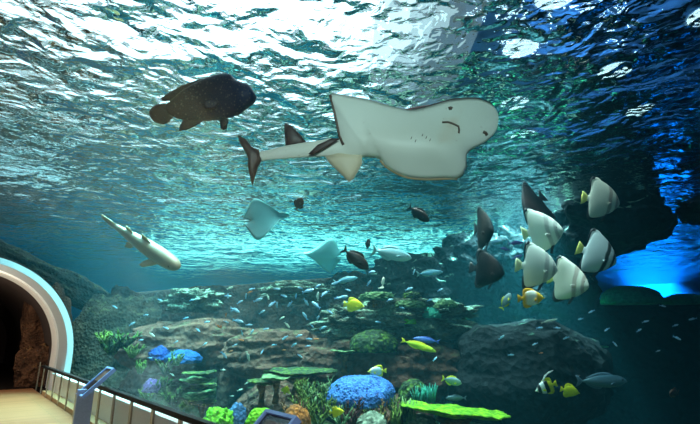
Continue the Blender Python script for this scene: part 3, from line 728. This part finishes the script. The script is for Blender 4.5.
# --- bowmouth guitarfish, seen from below: a wide flat body, belly towards the viewer
GD = 5.0
def guitar():
    Lm = 1.0 / 261.0
    q = lambda x, y: ((x - 367) * Lm, -(y - 139) * Lm)
    # pairs (upper edge, lower edge) from snout to tail root
    pr = [((498.6, 118), (498.4, 121)), ((497, 111), (497.2, 128)), ((491, 104), (493.5, 134.5)), ((477, 98.7), (484, 143)), ((455, 99.6), (471.5, 149.6)), ((442, 102.5), (466.5, 156)),
          ((425, 107.5), (466.5, 167)), ((411, 110), (463, 175)), ((402, 108.6), (457, 179)), ((393, 106.4), (446, 178.8)), ((382, 103.4), (424, 179.4)), ((371, 100), (405, 177)), ((360, 97.6), (388, 168.4)),
          ((345, 95.2), (380, 159.5)), ((330, 93.6), (372, 157.5)), ((332.5, 106), (366, 157)), ((336, 122), (360, 158)), ((339, 138), (350, 159)), ((331, 138), (335, 157)),
          ((318, 140.5), (322, 156.5)), ((300, 143), (302, 157.5)), ((284, 146), (285, 158.8)), ((268, 150), (268, 160)), ((257, 151.8), (256.5, 161.5))]
    U = catmull([q(*a) for a, b in pr], 70); Lw = catmull([q(*b) for a, b in pr], 70)
    bm = bmesh.new(); NV = 16; top, bot = [], []
    for i, (u, l) in enumerate(zip(U, Lw)):
        t = i / 69.0
        ch = math.dist(u, l)
        th = min(.16, .36 * ch) * (.35 + .65 * min(1, t * 6))
        rt, rb = [], []
        for k in range(NV + 1):
            v = k / NV
            x = u[0] + (l[0] - u[0]) * v; z = u[1] + (l[1] - u[1]) * v
            # the body's thick keel runs along the axis snout - tail
            axis = -.04 + (-.01) * (x) ; dz = abs(z - (axis - .02 * (x < 0)))
            keel = math.exp(-(dz / .085) ** 2)
            env = math.sin(PI * v) ** .6
            yb = env * th * (.18 + .30 * keel); yf = env * th * (.16 + .75 * keel)
            rt.append(bm.verts.new((x, -yb, z)))          # belly
            rb.append(bm.verts.new((x, yf, z)) if 0 < k < NV else rt[-1])
        top.append(rt); bot.append(rb)
    for i in range(69):
        for k in range(NV):
            bm.faces.new((top[i][k], top[i][k+1], top[i+1][k+1], top[i+1][k]))
            vs = [bot[i][k], bot[i+1][k], bot[i+1][k+1], bot[i][k+1]]
            vs = list(dict.fromkeys(vs)); bm.faces.new(vs)
    for r_, b_ in ((top[0], bot[0]), (top[-1], bot[-1])):
        bm.faces.new(r_ + b_[1:-1][::-1])
    # belly white, back brown-grey: by the side of the skin
    N = NT('guitarfish_skin'); tc = N.n('ShaderNodeTexCoord'); sp = N.n('ShaderNodeSeparateXYZ'); N.l(tc.outputs['Object'], sp.inputs[0])
    nz = N.n('ShaderNodeTexNoise', i_Scale=5.0, i_Detail=4.0); N.l(tc.outputs['Object'], nz.inputs['Vector'])
    blotch = ramp(N, nz.outputs[0], [(.35, srgb(.93,.93,.88)), (.66, srgb(.90,.90,.84)), (.85, srgb(.86,.78,.68))])
    vo = N.n('ShaderNodeTexVoronoi', i_Scale=26.0); N.l(tc.outputs['Object'], vo.inputs['Vector'])
    sm = ramp(N, vo.outputs['Distance'], [(.04, (1,1,1,1)), (.09, (0,0,0,1))]); mx0 = N.n('ShaderNodeMixRGB'); mx0.inputs[2].default_value = srgb(.6,.5,.42)
    mh = N.n('ShaderNodeMath', operation='MULTIPLY'); N.l(sm, mh.inputs[0]); mh.inputs[1].default_value = .5
    N.l(mh.outputs[0], mx0.inputs[0]); N.l(blotch, mx0.inputs[1])
    mr = N.n('ShaderNodeMapRange'); mr.inputs['From Min'].default_value = -.001; mr.inputs['From Max'].default_value = .006; N.l(sp.outputs['Y'], mr.inputs['Value'])
    mx = N.n('ShaderNodeMixRGB'); N.l(mr.outputs[0], mx.inputs[0]); N.l(mx0.outputs[0], mx.inputs[1]); mx.inputs[2].default_value = srgb(.42,.34,.31)
    b = N.n('ShaderNodeBsdfPrincipled', i_Roughness=.5); N.l(mx.outputs[0], b.inputs['Base Color']); skin = N.out(b.outputs[0])
    o = mesh_obj('guitarfish', bm, skin)
    mfin = flat_mat('guitarfish_fin', srgb(.30,.24,.23)); mpel = flat_mat('guitarfish_pelvic', srgb(.88,.82,.70)); mmark = flat_mat('guitarfish_marking', srgb(.40,.31,.26))
    def fin(nm, pts, mat, y, th=.02, yaw=0.0):
        bm = bmesh.new(); fin_mesh(bm, [q(*p) for p in pts], th)
        for v in bm.verts: v.co.y += y
        return mesh_obj(nm, bm, mat, o)
    fin('tail_fin', [(259, 150.5), (252, 147), (246, 139), (238, 135.2), (240, 143), (247.5, 156), (248.5, 160.5), (248, 166), (250.5, 178), (252.5, 185.5), (254.5, 178), (258, 167), (262, 160)], mfin, 0, .03)
    fin('dorsal_fin', [(307, 143), (300, 134), (291, 125), (284.5, 122.4), (284, 129), (285.5, 148), (296, 148)], mfin, .012, .03)
    fin('dorsal_fin', [(457, 99.5), (440, 99), (422, 101), (405, 104.5), (395, 107), (398, 112), (420, 113), (445, 106)], flat_mat('guitarfish_back_fin', srgb(.58,.42,.42)), .09, .05)
    fin('pelvic_fin', [(362, 154), (362, 164), (354, 178.5), (349, 182), (342, 175), (330, 163.5), (325, 156.5), (340, 153)], mpel, -.004, .03)
    fin('pelvic_fin', [(340, 140), (332, 139.5), (318, 146), (309, 155), (314, 156), (330, 147)], mfin, -.03, .012)
    def stroke(nm, pts, r):
        bm = bmesh.new()
        tube(bm, [(q(*p)[0], YB(*q(*p)), q(*p)[1]) for p in pts], r, 6); return mesh_obj(nm, bm, mmark, o)
    from mathutils.bvhtree import BVHTree
    bv = BVHTree.FromPolygons([v.co.copy() for v in o.data.vertices], [tuple(p.vertices) for p in o.data.polygons])
    def YB(x, z):
        h = bv.ray_cast(Vector((x, -2, z)), Vector((0, 1, 0))); return (h[0].y if h[0] else 0) - .001
    stroke('mouth', [(441, 123.5), (447, 123.2), (452, 125), (457, 127.5), (457.5, 131), (457, 134.5)], .0042)
    stroke('nostril', [(448, 109.2), (450, 108.6), (451.5, 109.5)], .007)
    stroke('nostril', [(482, 132.6), (484.5, 133.5), (486, 135.6)], .006)
    for x, y in ((421, 136), (424.5, 138.5), (428, 141), (414, 142), (410, 139)):
        stroke('gill_slit', [(x, y), (x - 1.0, y + 2.4)], .0014)
    # brown rim along the swept trailing edge of the wing
    stroke('wing_rim', [(330.2, 95), (332.8, 106), (336.5, 122), (339.5, 136), (343.5, 145.5)], .006)
    o2 = flat_mat('guitarfish_tan_rim', srgb(.80,.66,.50))
    def rim(pts, r):
        bm = bmesh.new(); tube(bm, [(q(*p)[0], .004, q(*p)[1]) for p in catmull(pts, 4 * len(pts))], r, 6); mesh_obj('wing_rim', bm, o2, o)
    rim([(380.5, 160), (388.5, 168), (405, 176.3), (424, 178.8), (446, 178.3), (457, 178.4)], .006)
    bm = bmesh.new(); tube(bm, [(q(*p)[0], .006, q(*p)[1]) for p in catmull([(412, 109.8), (425, 107.2), (442, 102.3), (455, 99.4), (477, 98.4), (491, 103.8)], 24)], .005, 6); mesh_obj('snout_rim', bm, mfin, o)
    return o
g = put('guitar', guitar, 367, 139, GD, 261, 0, 'large white-bellied guitarfish gliding overhead, wings spread', 'fish')

# --- zebra shark, pale brown
sa, sb_ = (99, 219), (183, 267)
m_zeb = fish_mat('zebra_shark_skin', [(0, srgb(.52,.43,.33)), (.5, srgb(.60,.52,.43)), (1, srgb(.55,.47,.39))], dots=.16, dotcol=srgb(.5,.40,.32), dscale=38, back=(-.02, .06, srgb(.50,.42,.34)))
m_zebf = flat_mat('zebra_shark_fin', srgb(.62,.50,.34))
def zebra():
    st = [(.5, .0, -.02, .02), (.48, .03, -.045, .05), (.42, .055, -.07, .075), (.3, .075, -.085, .085), (.12, .08, -.085, .08), (-.06, .07, -.07, .06), (-.22, .05, -.048, .038), (-.36, .03, -.03, .022), (-.5, .01, -.012, .008)]
    fins = [('dorsal_fin', [(.14, .07), (.06, .12), (.0, .13), (.0, .07), (.07, .06)], m_zebf), ('dorsal_fin', [(-.10, .06), (-.16, .1), (-.21, .1), (-.2, .05)], m_zebf),
            ('tail_fin', [(-.3, .03), (-.42, .045), (-.53, .05), (-.54, .0), (-.46, -.02), (-.40, -.05), (-.34, -.03)], m_zebf),
            ('pectoral_fin', [(.3, -.05), (.24, -.10), (.16, -.15), (.12, -.14), (.14, -.09), (.18, -.05)], m_zebf, {'pair': (.05, -.2), 'drop': .9, 'th': .025}),
            ('pelvic_fin', [(-.04, -.05), (-.08, -.1), (-.14, -.11), (-.14, -.05)], m_zebf, {'pair': (.03, -.1), 'drop': .7})]
    return make_fish('zebra_shark', st, m_zeb, fins, (.42, .068, .01, .01), m_eye, 30, 18)
put('zebra', zebra, 141, 243, 10.8, math.dist(sa, sb_), -29.7, 'pale brown spotted zebra shark swimming down past the arch', 'shark', yaw=10, roll=35)

# --- pale rays far off
m_ray = fish_mat('ray_pale', [(0, srgb(.45,.78,.80)), (1, srgb(.52,.82,.84))])
def ray():
    prof = [(.5, 0), (.40, .10), (.18, .30), (.02, .42), (-.10, .40), (-.2, .22), (-.3, .06)]
    bm = bmesh.new(); P1 = catmull([(x, z) for x, z in prof], 16); rows = []
    for x, w in P1:
        row = []
        for k in range(13):
            v = -1 + 2 * k / 12
            hgt = .055 * (1 - v * v) * min(1, w * 5 + .1)
            row.append((bm.verts.new((x - .12 * abs(v) ** 1.5 * (w > .05), v * w, hgt + .08 * v * v)), bm.verts.new((x - .12 * abs(v) ** 1.5 * (w > .05), v * w, -hgt * .4 + .08 * v * v - .002))))
        rows.append(row)
    for i in range(15):
        for k in range(12):
            for s in (0, 1): bm.faces.new((rows[i][k][s], rows[i+1][k][s], rows[i+1][k+1][s], rows[i][k+1][s]))
        for k in (0, 12): bm.faces.new((rows[i][k][0], rows[i+1][k][0], rows[i+1][k][1], rows[i][k][1]))
    for i in (0, 15):
        for k in range(12): bm.faces.new((rows[i][k][0], rows[i][k+1][0], rows[i][k+1][1], rows[i][k][1]))
    o = mesh_obj('stingray', bm, m_ray)
    bm = bmesh.new(); tube(bm, [(-.28, 0, 0), (-.5, .02, .02), (-.85, .05, .0)], [.022, .012, .004], 6); mesh_obj('tail', bm, m_ray, o)
    return o
put('ray', ray, 265, 219, 9.0, 50, 8, 'pale teal stingray under the tail of the guitarfish', 'ray', 'stingrays', roll=74)
put('ray', None, 324, 256, 10.0, 42, 175, 'pale teal stingray beside the dark brown surgeonfish', 'ray', 'stingrays', roll=76)

# --- small fish: one mesh each
m_minb = fish_mat('minnow_blue', [(0, srgb(.48,.68,.84)), (1, srgb(.68,.84,.92))], rough=.25)
m_minw = fish_mat('minnow_white', [(0, srgb(.78,.80,.72)), (1, srgb(.86,.86,.80))], rough=.3)
m_mino = fish_mat('minnow_orange', [(0, srgb(.85,.48,.22)), (1, srgb(.80,.45,.25))], rough=.4)
def minnow_maker(name, mat):
    def mk():
        bm = bmesh.new()
        body_mesh(bm, [(.5, .0, -.01, .01), (.4, .09, -.09, .05), (.15, .14, -.14, .07), (-.15, .1, -.1, .05), (-.36, .035, -.035, .02)], 9, 8)
        fin_mesh(bm, [(-.33, .03), (-.5, .15), (-.45, 0), (-.5, -.15), (-.33, -.03)], .03)
        fin_mesh(bm, [(.12, .12), (.0, .2), (-.2, .13), (-.2, .07)], .02)
        return mesh_obj(name, bm, mat)
    return mk
mk_b, mk_w, mk_o = minnow_maker('small_silver_fish', m_minb), minnow_maker('small_white_fish', m_minw), minnow_maker('small_orange_fish', m_mino)
CENTER = [(277,289,8,0),(308,291,14,15),(324,294,10,40),(306,302,11,-60),(316,305,13,-35),(272,304,10,35),(277,305,8,85),(290,304,9,50),(258,300,11,20),(235,310,12,-25),(238,321,13,-10),(249,325,8,0),
 (242,333,7,-80),(252,332,7,60),(285,338,9,35),(299,336,9,25),(294,345,9,40),(309,339,8,0),(308,346,7,5),(305,316,11,-60),(323,328,9,30),(224,355,10,-50),(228,296,6,90),(246,296,7,80),(336,283,11,15),(338,298,9,10),
 (372,272,9,8),(369,283,9,60),(409,289,10,20),(414,272,7,70),(326,293,9,30),(343,297,12,10),(300,288,7,-20),(262,312,8,30),(330,312,8,-30),(266,329,7,10),(318,318,8,70),(284,296,8,-15),(296,296,7,80),(252,289,7,15),
 (240,302,8,30),(226,322,7,-30),(318,286,8,30),(348,290,8,-20),(312,326,7,-50),(274,345,7,15),(300,356,7,-35),(262,352,6,60),(235,345,6,20),(390,300,8,15),(402,308,8,-20),(430,300,8,15),(440,290,7,30),(378,322,7,-10),(435,359,7,40)]
for x, y, l, a in CENTER:
    put('min_b', mk_b, x, y, 8.4 + rnd.random() * 2.6, l, a if rnd.random() < .6 else 180 + a, 'small silver blue fish in the loose school over the brown reef', 'fish', 'silver school over the reef', yaw=rnd.uniform(-25, 25))
for x, y, l, a in [(318,296.5,11,88),(287,325,9,-50),(248,356,11,-75),(383,282,12,82),(381,288,7,10),(282,318,7,30),(268,297,7,-70),(230,288,8,20),(346,318,7,10)]:
    put('min_w', mk_w, x, y, 8.6 + rnd.random() * 3, l, a, 'small whitish fish mixed into the school over the brown reef', 'fish', 'white fish over the reef')
for x, y, l, a in [(316,339,7,0),(231,351,5,20),(241,340,7,-15),(284,350,5,0),(226,315,5,80),(221,327,5,90),(218,326,7,-30),(541,353,5,10),(250,292,6,20)]:
    put('min_o', mk_o, x, y, 9 + rnd.random() * 3, l, a, 'tiny orange fish close to the reef rocks', 'fish', 'tiny orange fish')
for x, y, l, a in [(591.6,311.5,8,25),(580.6,319,8,5),(539.5,328,9,5),(557,328,8,0),(566,338,8,20),(535,344,7,30),(607,329.5,8,25),(639,330.4,8,25),(645.4,321.6,8,20),(675.4,325.4,8,15),(692.8,319,9,15),(677,338,9,-25),(615,344,7,-50),(658,351,6,15),(511,355,9,-5),(501.6,337.4,8,40),(662.7,306,7,-10)]:
    put('min_b', None, x, y, 8.4 + rnd.random() * 1.2, l, a if rnd.random() < .7 else 180 + a, 'small silver blue fish scattered over the dark shelf', 'fish', 'silver fish over the dark shelf', yaw=rnd.uniform(-20, 20))
put('min_w', None, 549, 321, 9.5, 20, 14, 'slim tan fish over the grey boulder', 'fish', scale=(1, .6, .45))
for x, y, l, a in [(115,307,7,-30),(132,324,8,30),(234,310,8,20),(228,296,8,0),(146,315,6,10),(166,328,7,-25),(186,318,7,20),(198,330,7,-40),(176,342,6,30),(141,340,6,10),(207,322,7,10),(160,300,6,-20),(205,344,6,35),(192,300,6,15),(150,358,6,0)]:
    put('min_b', None, x, y, 11.4 + rnd.random() * 1.0, l, a, 'small silver fish in front of the brown slabs', 'fish', 'silver fish before the brown slabs')
for x, y, l, a in [(152,334.5,8,-35),(172,374.5,6,-30),(223,370,6,0),(240,390,7,20),(232,396,5,0),(247,383,6,30)]:
    put('min_w', None, x, y, 11.8, l, a, 'small whitish fish low in front of the brown pillars', 'fish', 'white fish before the pillars')
# ------------------------------------------------------------------ corals
def coral_mat(name, c1, c2, scale=14, bump=.8, rough=.8):
    N = NT(name); tc = N.n('ShaderNodeTexCoord')
    vo = N.n('ShaderNodeTexVoronoi', i_Scale=scale); N.l(tc.outputs['Object'], vo.inputs['Vector'])
    nz = N.n('ShaderNodeTexNoise', i_Scale=scale * .4, i_Detail=4.0); N.l(tc.outputs['Object'], nz.inputs['Vector'])
    ad = N.n('ShaderNodeMath', operation='MULTIPLY_ADD'); N.l(vo.outputs['Distance'], ad.inputs[0]); ad.inputs[1].default_value = .6; N.l(nz.outputs[0], ad.inputs[2])
    b = N.n('ShaderNodeBsdfPrincipled', i_Roughness=rough); b.inputs['Specular IOR Level'].default_value = .2
    N.l(ramp(N, ad.outputs[0], [(.45, c1), (.85, c2)]), b.inputs['Base Color'])
    bp = N.n('ShaderNodeBump', i_Strength=bump, i_Distance=.06); N.l(ad.outputs[0], bp.inputs['Height']); N.l(bp.outputs[0], b.inputs['Normal'])
    return N.out(b.outputs[0])
m_cgreen = coral_mat('coral_green', srgb(.34,.47,.15), srgb(.06,.13,.05), 11, 1.0)
m_cblue = coral_mat('coral_blue', srgb(.03,.14,.40), srgb(.24,.42,.68), 20)
m_clime = coral_mat('coral_lime', srgb(.52,.80,.14), srgb(.36,.62,.08), 18)
m_cplate = coral_mat('coral_plate_lime', srgb(.60,.78,.12), srgb(.28,.48,.06), 12)
m_cpale = coral_mat('coral_pale_green', srgb(.56,.66,.46), srgb(.24,.36,.22), 8)
m_cteal = coral_mat('coral_teal', srgb(.12,.42,.38), srgb(.2,.55,.46), 10)
m_cbrown = coral_mat('coral_brown', srgb(.50,.34,.16), srgb(.30,.20,.12), 14)
m_corange = coral_mat('coral_orange', srgb(.66,.38,.12), srgb(.44,.26,.1), 14)
m_cred = coral_mat('coral_maroon', srgb(.40,.20,.20), srgb(.26,.14,.15), 14)
m_colive = coral_mat('coral_olive', srgb(.46,.54,.20), srgb(.28,.36,.14), 16)
m_cgrey = coral_mat('coral_grey', srgb(.52,.56,.48), srgb(.34,.38,.32), 12)

def coral_dome(label, x0, y0, x1, y1, d, mat, seed=1.0, lumps=.07, freq=5, thick=None, group=None):
    """solid dome coral: a low hemisphere covered in small knobs"""
    w = (x1 - x0) / F_PX * d / 2; h = (y1 - y0) / F_PX * d
    bm = bmesh.new(); bmesh.ops.create_icosphere(bm, subdivisions=5, radius=1.0)
    for v in bm.verts:
        p = v.co.copy(); k = 1 + lumps * abs(noise.noise(p * freq + Vector((seed, 0, 0)))) * 2 + .12 * noise.noise(p * 1.5 + Vector((0, seed, 0)))
        q = p * k; q.z = max(q.z, -.35 + .05 * noise.noise(p * 3))
        v.co = Vector((q.x * w, q.y * (thick or w * .85), (q.z + .35) / 1.42 * h))
    o = mesh_obj('dome_coral', bm, mat); o.location = P((x0 + x1) / 2, y1, d); tag(o, label, 'coral', group); return o

def coral_plate(label, x0, y0, x1, y1, d, mat, depth, seed=1.0, stalk=True, th=.05, wav=.12, tilt=0.0, group=None):
    """table or plate coral: a thin rough plate on a stalk; depth = size away from the viewer"""
    w = (x1 - x0) / F_PX * d / 2
    top = P((x0 + x1) / 2, (y0 + y1) / 2, d)
    r = empty('plate_coral', top); tag(r, label, 'coral', group)
    bm = bmesh.new(); NR, NA = 14, 72; rings = [[], []]
    for s in (0, 1):
        for i in range(1, NR + 1):
            u = i / NR; ring = []
            for k in range(NA):
                a = 2 * PI * k / NA
                e = 1 + .22 * noise.noise(Vector((math.cos(a) * 1.6, math.sin(a) * 1.6, seed))) + .10 * noise.noise(Vector((math.cos(a) * 6, math.sin(a) * 6, seed)))
                x = w * u * e * math.cos(a); y = depth * u * e * math.sin(a)
                z = wav * (u * u - .3) * .5 + .06 * noise.noise(Vector((x * 2.5, y * 2.5, seed))) + .025 * noise.noise(Vector((x * 9, y * 9, seed))) + tilt * x
                z += (th * .5 if s else -th * .5) * (1 - .75 * u * u)
                ring.append(bm.verts.new((x, y, z)))
            rings[s].append(ring)
    for s in (0, 1):
        c = bm.verts.new((0, 0, -.15 * wav + (th * .5 if s else -th * .5)))
        for k in range(NA): bm.faces.new((c, rings[s][0][k], rings[s][0][(k+1) % NA]))
        for i in range(NR - 1):
            for k in range(NA): bm.faces.new((rings[s][i][k], rings[s][i][(k+1) % NA], rings[s][i+1][(k+1) % NA], rings[s][i+1][k]))
    for k in range(NA): bm.faces.new((rings[0][-1][k], rings[0][-1][(k+1) % NA], rings[1][-1][(k+1) % NA], rings[1][-1][k]))
    mesh_obj('plate', bm, mat, r)
    if stalk:
        bm = bmesh.new(); zf = floor_z(top.x, top.y) - top.z
        tube(bm, [(0, 0, -th), (.02, .02, -.25), (0, .03, -.5)], [w * .35, w * .16, w * .24], 12); mesh_obj('stalk', bm, m_cbrown, r)
    return r

def coral_branch(label, px, py, d, hpx, mat, seed, n=9, spread=.8, rad=.1, group=None, lv=2):
    """branching coral grown from one base"""
    R_ = random.Random(seed); H = hpx / F_PX * d; bm = bmesh.new()
    def grow(p, dr, L, r, lvl):
        q = p + dr * L * .5 + Vector((R_.uniform(-.1, .1), R_.uniform(-.1, .1), .05)) * L; e = q + dr * L * .5
        tube(bm, [p, q, e], [r, r * .8, r * .45], 6)
        if lvl > 0:
            for _ in range(3):
                dd = (dr + Vector((R_.uniform(-.8, .8), R_.uniform(-.8, .8), R_.uniform(-.1, .6)))).normalized()
                grow(q if R_.random() < .5 else e, dd, L * R_.uniform(.45, .7), r * .6, lvl - 1)
    for k in range(n):
        a = 2 * PI * k / n + R_.uniform(-.3, .3); t = spread * R_.uniform(.2, 1)
        dr = Vector((math.cos(a) * t, math.sin(a) * t, 1)).normalized()
        grow(Vector((math.cos(a) * .08 * H, math.sin(a) * .08 * H, -.06 * H)), dr, H * R_.uniform(.4, .62), H * rad * R_.uniform(.7, 1), lv)
    o = mesh_obj('branching_coral', bm, mat); o.location = P(px, py, d); tag(o, label, 'coral', group); return o

def sea_fingers(label, px, py, d, hpx, mat, seed, n=16, spread=.5, rad=.05, group=None):
    """tuft of upright soft fingers"""
    R_ = random.Random(seed); H = hpx / F_PX * d; bm = bmesh.new()
    for k in range(n):
        a = R_.uniform(0, 2 * PI); t = R_.random() ** .5 * spread; b = Vector((math.cos(a) * t * .5 * H, math.sin(a) * t * .5 * H, -.05 * H))
        tip = Vector((math.cos(a) * t * H, math.sin(a) * t * H, H * R_.uniform(.6, 1)))
        m = (b + tip) / 2 + Vector((R_.uniform(-.06, .06), R_.uniform(-.06, .06), .05)) * H
        tube(bm, [b, m, tip], [H * rad, H * rad * .8, H * rad * .3], 6)
    o = mesh_obj('finger_coral', bm, mat); o.location = P(px, py, d); tag(o, label, 'coral', group); return o

coral_dome('green dome coral on the brown ledge', 352, 329, 397, 352, 11.2, m_cgreen, 3.0, .05, 8)
coral_dome('large bright blue dome coral at the bottom of the reef', 326, 374, 396, 404, 9.0, m_cblue, 5.0, .03, 10)
coral_dome('bright lime dome coral behind the second information sign', 244, 408, 276, 436, 7.2, m_clime, 7.0, .02, 8)
coral_dome('lumpy lime coral at the foot of the brown pillar', 205, 409, 231, 432, 8.8, m_clime, 9.0, .30, 3.2)
coral_dome('orange brown dome coral next to the lime dome', 282, 406, 310, 430, 8.0, m_corange, 11.0, .08, 5)
coral_dome('blue grey tube-like mound behind the lumpy lime coral', 226, 404, 246, 430, 9.0, coral_mat('coral_slate', srgb(.28,.44,.62), srgb(.2,.32,.46)), 12.0, .1, 3)
coral_dome('blue green dome coral on the dark shelf under the blue gap', 604, 286, 660, 304, 13.5, m_cteal, 13.0, .06, 7)
coral_dome('low teal dome coral at the end of the dark shelf', 664, 294, 706, 304, 13.5, m_cteal, 14.0, .06, 7)
coral_dome('small green dome coral behind the blue dome', 400, 380, 428, 402, 9.6, m_cgreen, 15.0, .08, 6)
coral_dome('small green coral knob on the pale ledge', 404, 316, 416, 324, 11.4, m_clime, 16.0, .1, 5)
coral_dome('dark blue sponge mound on the brown slab edge', 150, 347, 172, 360, 12.9, coral_mat('sponge_blue', srgb(.02,.12,.34), srgb(.05,.22,.5)), 16.5, .15, 3)
coral_dome('long blue sponge lying on the brown slab', 165, 350, 200, 363, 12.6, coral_mat('sponge_blue_long', srgb(.04,.17,.36), srgb(.08,.28,.5)), 17.0, .08, 3)
coral_dome('grey rounded rock coral under the branching thicket', 356, 414, 388, 436, 8.0, m_cgrey, 18.0, .1, 4)
coral_dome('grey coral lump below the lime plate', 400, 416, 440, 438, 8.2, m_cgrey, 19.0, .1, 4)
coral_plate('broad lime green plate coral jutting over the dark bottom', 400, 404, 509, 420, 8.0, m_cplate, .62, 3.0, th=.09, wav=.10, tilt=-.10)
coral_plate('wide green table coral on the flat slab', 262, 364, 336, 382, 10.2, m_cgreen, .8, 5.0, th=.08, wav=.15)
coral_plate('pale green plate coral under the table coral', 262, 374, 290, 381, 9.4, m_cpale, .45, 7.0, th=.06, wav=.05)
coral_plate('small dark green plate coral left of the pale plate'.replace(' left of', ' beside'), 247, 379, 276, 385, 9.5, m_cgreen, .4, 9.0, th=.05, wav=.05)
coral_plate('thin green plate coral between the two ledges', 330, 350, 358, 354, 11.2, m_cpale, .4, 10.0, th=.05, wav=.05)
o = coral_plate('wide green coral whose mirror image shines on the water behind the grey boulder', 478, 345, 600, 352, 14.2, coral_mat('coral_mirror_green', srgb(.30,.72,.40), srgb(.14,.45,.25), 5), 1.3, 40.0, th=.12, wav=.2)
# teal coral tower with stacked green tiers
for k, (x0, x1, y) in enumerate([(184, 216, 374), (182, 212, 381), (188, 216, 388), (184, 214, 396), (190, 214, 404)]):
    coral_plate('tier of the stacked green plate coral by the brown pillar, number %s from the top' % ('one', 'two', 'three', 'four', 'five')[k], x0, y - 2, x1, y + 2, 11.2, m_cpale if k % 2 else m_cgreen, .5, 20.0 + k, th=.05, wav=.12, stalk=(k == 4))
# thicket of branching corals in front of the blue dome
TH = [(302, 412, 20, m_colive), (316, 408, 22, m_cpale), (330, 414, 20, m_colive), (345, 410, 18, m_cbrown), (318, 426, 22, m_colive), (352, 424, 24, m_cred), (368, 414, 18, m_cred), (340, 428, 20, m_cpale), (386, 424, 22, m_cbrown),
      (296, 426, 22, m_cbrown), (308, 398, 16, m_colive), (326, 398, 16, m_cpale), (376, 404, 14, m_cgreen), (370, 430, 20, m_colive), (392, 410, 14, m_colive), (300, 392, 14, m_colive)]
for k, (x, y, h, m) in enumerate(TH):
    coral_branch('twiggy branching coral in the thicket before the blue dome', x, y, 8.2 + .9 * (430 - y) / 38, h * 1.15, m, 100 + k, n=8, group='coral thicket', rad=.075)
for k, (x, y, h, m) in enumerate([(402, 424, 26, m_cgreen), (412, 420, 22, m_cpale), (394, 426, 22, m_colive), (418, 402, 16, m_cteal), (430, 402, 18, m_cteal), (444, 426, 12, m_cgreen)]):
    sea_fingers('upright green finger coral around the lime plate coral', x, y, 8.0 + .8 * (426 - y) / 24, h, m, 200 + k, group='finger corals')
# growth on the slope beside the arch and under the slabs
for k, (x, y, h, m) in enumerate([(112, 352, 18, m_cgreen), (122, 346, 18, m_cgreen), (104, 342, 12, m_colive), (132, 356, 12, m_colive), (166, 372, 14, m_cgreen), (176, 364, 12, m_cpale), (160, 392, 16, m_cgreen), (172, 402, 16, m_cgreen), (186, 412, 14, m_colive), (148, 398, 12, m_colive), (140, 372, 12, m_colive)]):
    coral_branch('leafy green coral tuft by the arch and the brown pillars', x, y, 12.8 - (12.8 - 11.2) * max(0, (x - 130) / 60 if x > 130 else 0), h * 1.25, m, 300 + k, n=10, spread=1.3, rad=.12, group='green tufts near the arch', lv=1)
coral_dome('purple coral lump between the green tufts', 144, 380, 160, 392, 12.0, coral_mat('coral_purple', srgb(.45,.30,.55), srgb(.3,.2,.4)), 23.0, .2, 3)
for k, (x0, y0, x1, y1, m) in enumerate([(362, 292, 392, 300, m_cpale), (396, 300, 424, 308, m_cpale), (380, 306, 402, 316, m_cgrey), (414, 320, 436, 330, m_cgrey), (404, 292, 420, 298, m_cgreen), (436, 300, 456, 308, m_cpale), (424, 308, 440, 318, m_cteal), (368, 300, 384, 308, m_cbrown), (388, 348, 414, 358, m_cpale)]):
    coral_dome('small encrusting coral lump on the pale ledge', x0, y0, x1, y1, 11.6, m, 30.0 + k, .2, 4, group='lumps on the pale ledge')

# ------------------------------------------------------------------ railing and signs (walkway side)
m_steel = plain('brushed_steel', srgb(.62,.58,.52), .35, .8); m_black = plain('black_rail', srgb(.02,.02,.025), .6, spec=.2)
RN = 2.12
rail = empty('railing', W(RN, 8, 0), WALLROT); tag(rail, 'steel railing with a black handrail along the ledge', 'railing')
bm = bmesh.new(); box(bm, -.04, .04, -9.5, 8.2, .68, .74); mesh_obj('handrail', bm, m_black, rail, smooth=False)
s = 16.9
while s > 1.0:
    bm = bmesh.new(); zt = .68 if s < 16.3 else .8
    box(bm, -.012, .012, s - 8 - .045, s - 8 + .045, .0, zt); mesh_obj('post', bm, m_steel, rail, smooth=False)
    s -= .95
m_frame_b = plain('sign_frame_blue', srgb(.55,.68,.92), .35); m_panel_b = plain('sign_side_blue', srgb(.58,.66,.80), .4)
m_screen = plain('sign_face_dark', srgb(.05,.045,.05), .25); m_pic = plain('sign_picture', srgb(.30,.20,.14), .4)
def sign(n, s, label, rz, dz=0):
    r = empty('information_sign', W(n, s, 0), rz); tag(r, label, 'sign')
    bm = bmesh.new(); box(bm, -.24, .0, -.04, .04, 0, .72); box(bm, -.30, .06, -.14, .14, 0, .03); mesh_obj('stand', bm, m_panel_b, r, smooth=False)
    T = Matrix.Translation((0.02, 0, .82 + dz)) @ Matrix.Rotation(math.radians(-44), 4, 'Y')
    bm = bmesh.new()
    for a in ((-.30, .30, -.23, -.20), (-.30, .30, .20, .23), (-.30, -.27, -.20, .20), (.27, .30, -.20, .20)): box(bm, *a, -.03, .035, M=T)
    mesh_obj('frame', bm, m_frame_b, r, smooth=False)
    bm = bmesh.new(); box(bm, -.27, .27, -.20, .20, -.02, .015, M=T); mesh_obj('display_panel', bm, m_screen, r, smooth=False)
    bm = bmesh.new(); box(bm, .02, .22, -.13, .13, .015, .02, M=T); mesh_obj('picture', bm, m_pic, r, smooth=False)
    return r
sign(1.95, 9.0, 'blue-edged information sign on the railing nearest the arch', WALLROT)
sign(1.88, 3.35, 'blue-edged information sign below the lime dome coral', WALLROT, -.05)
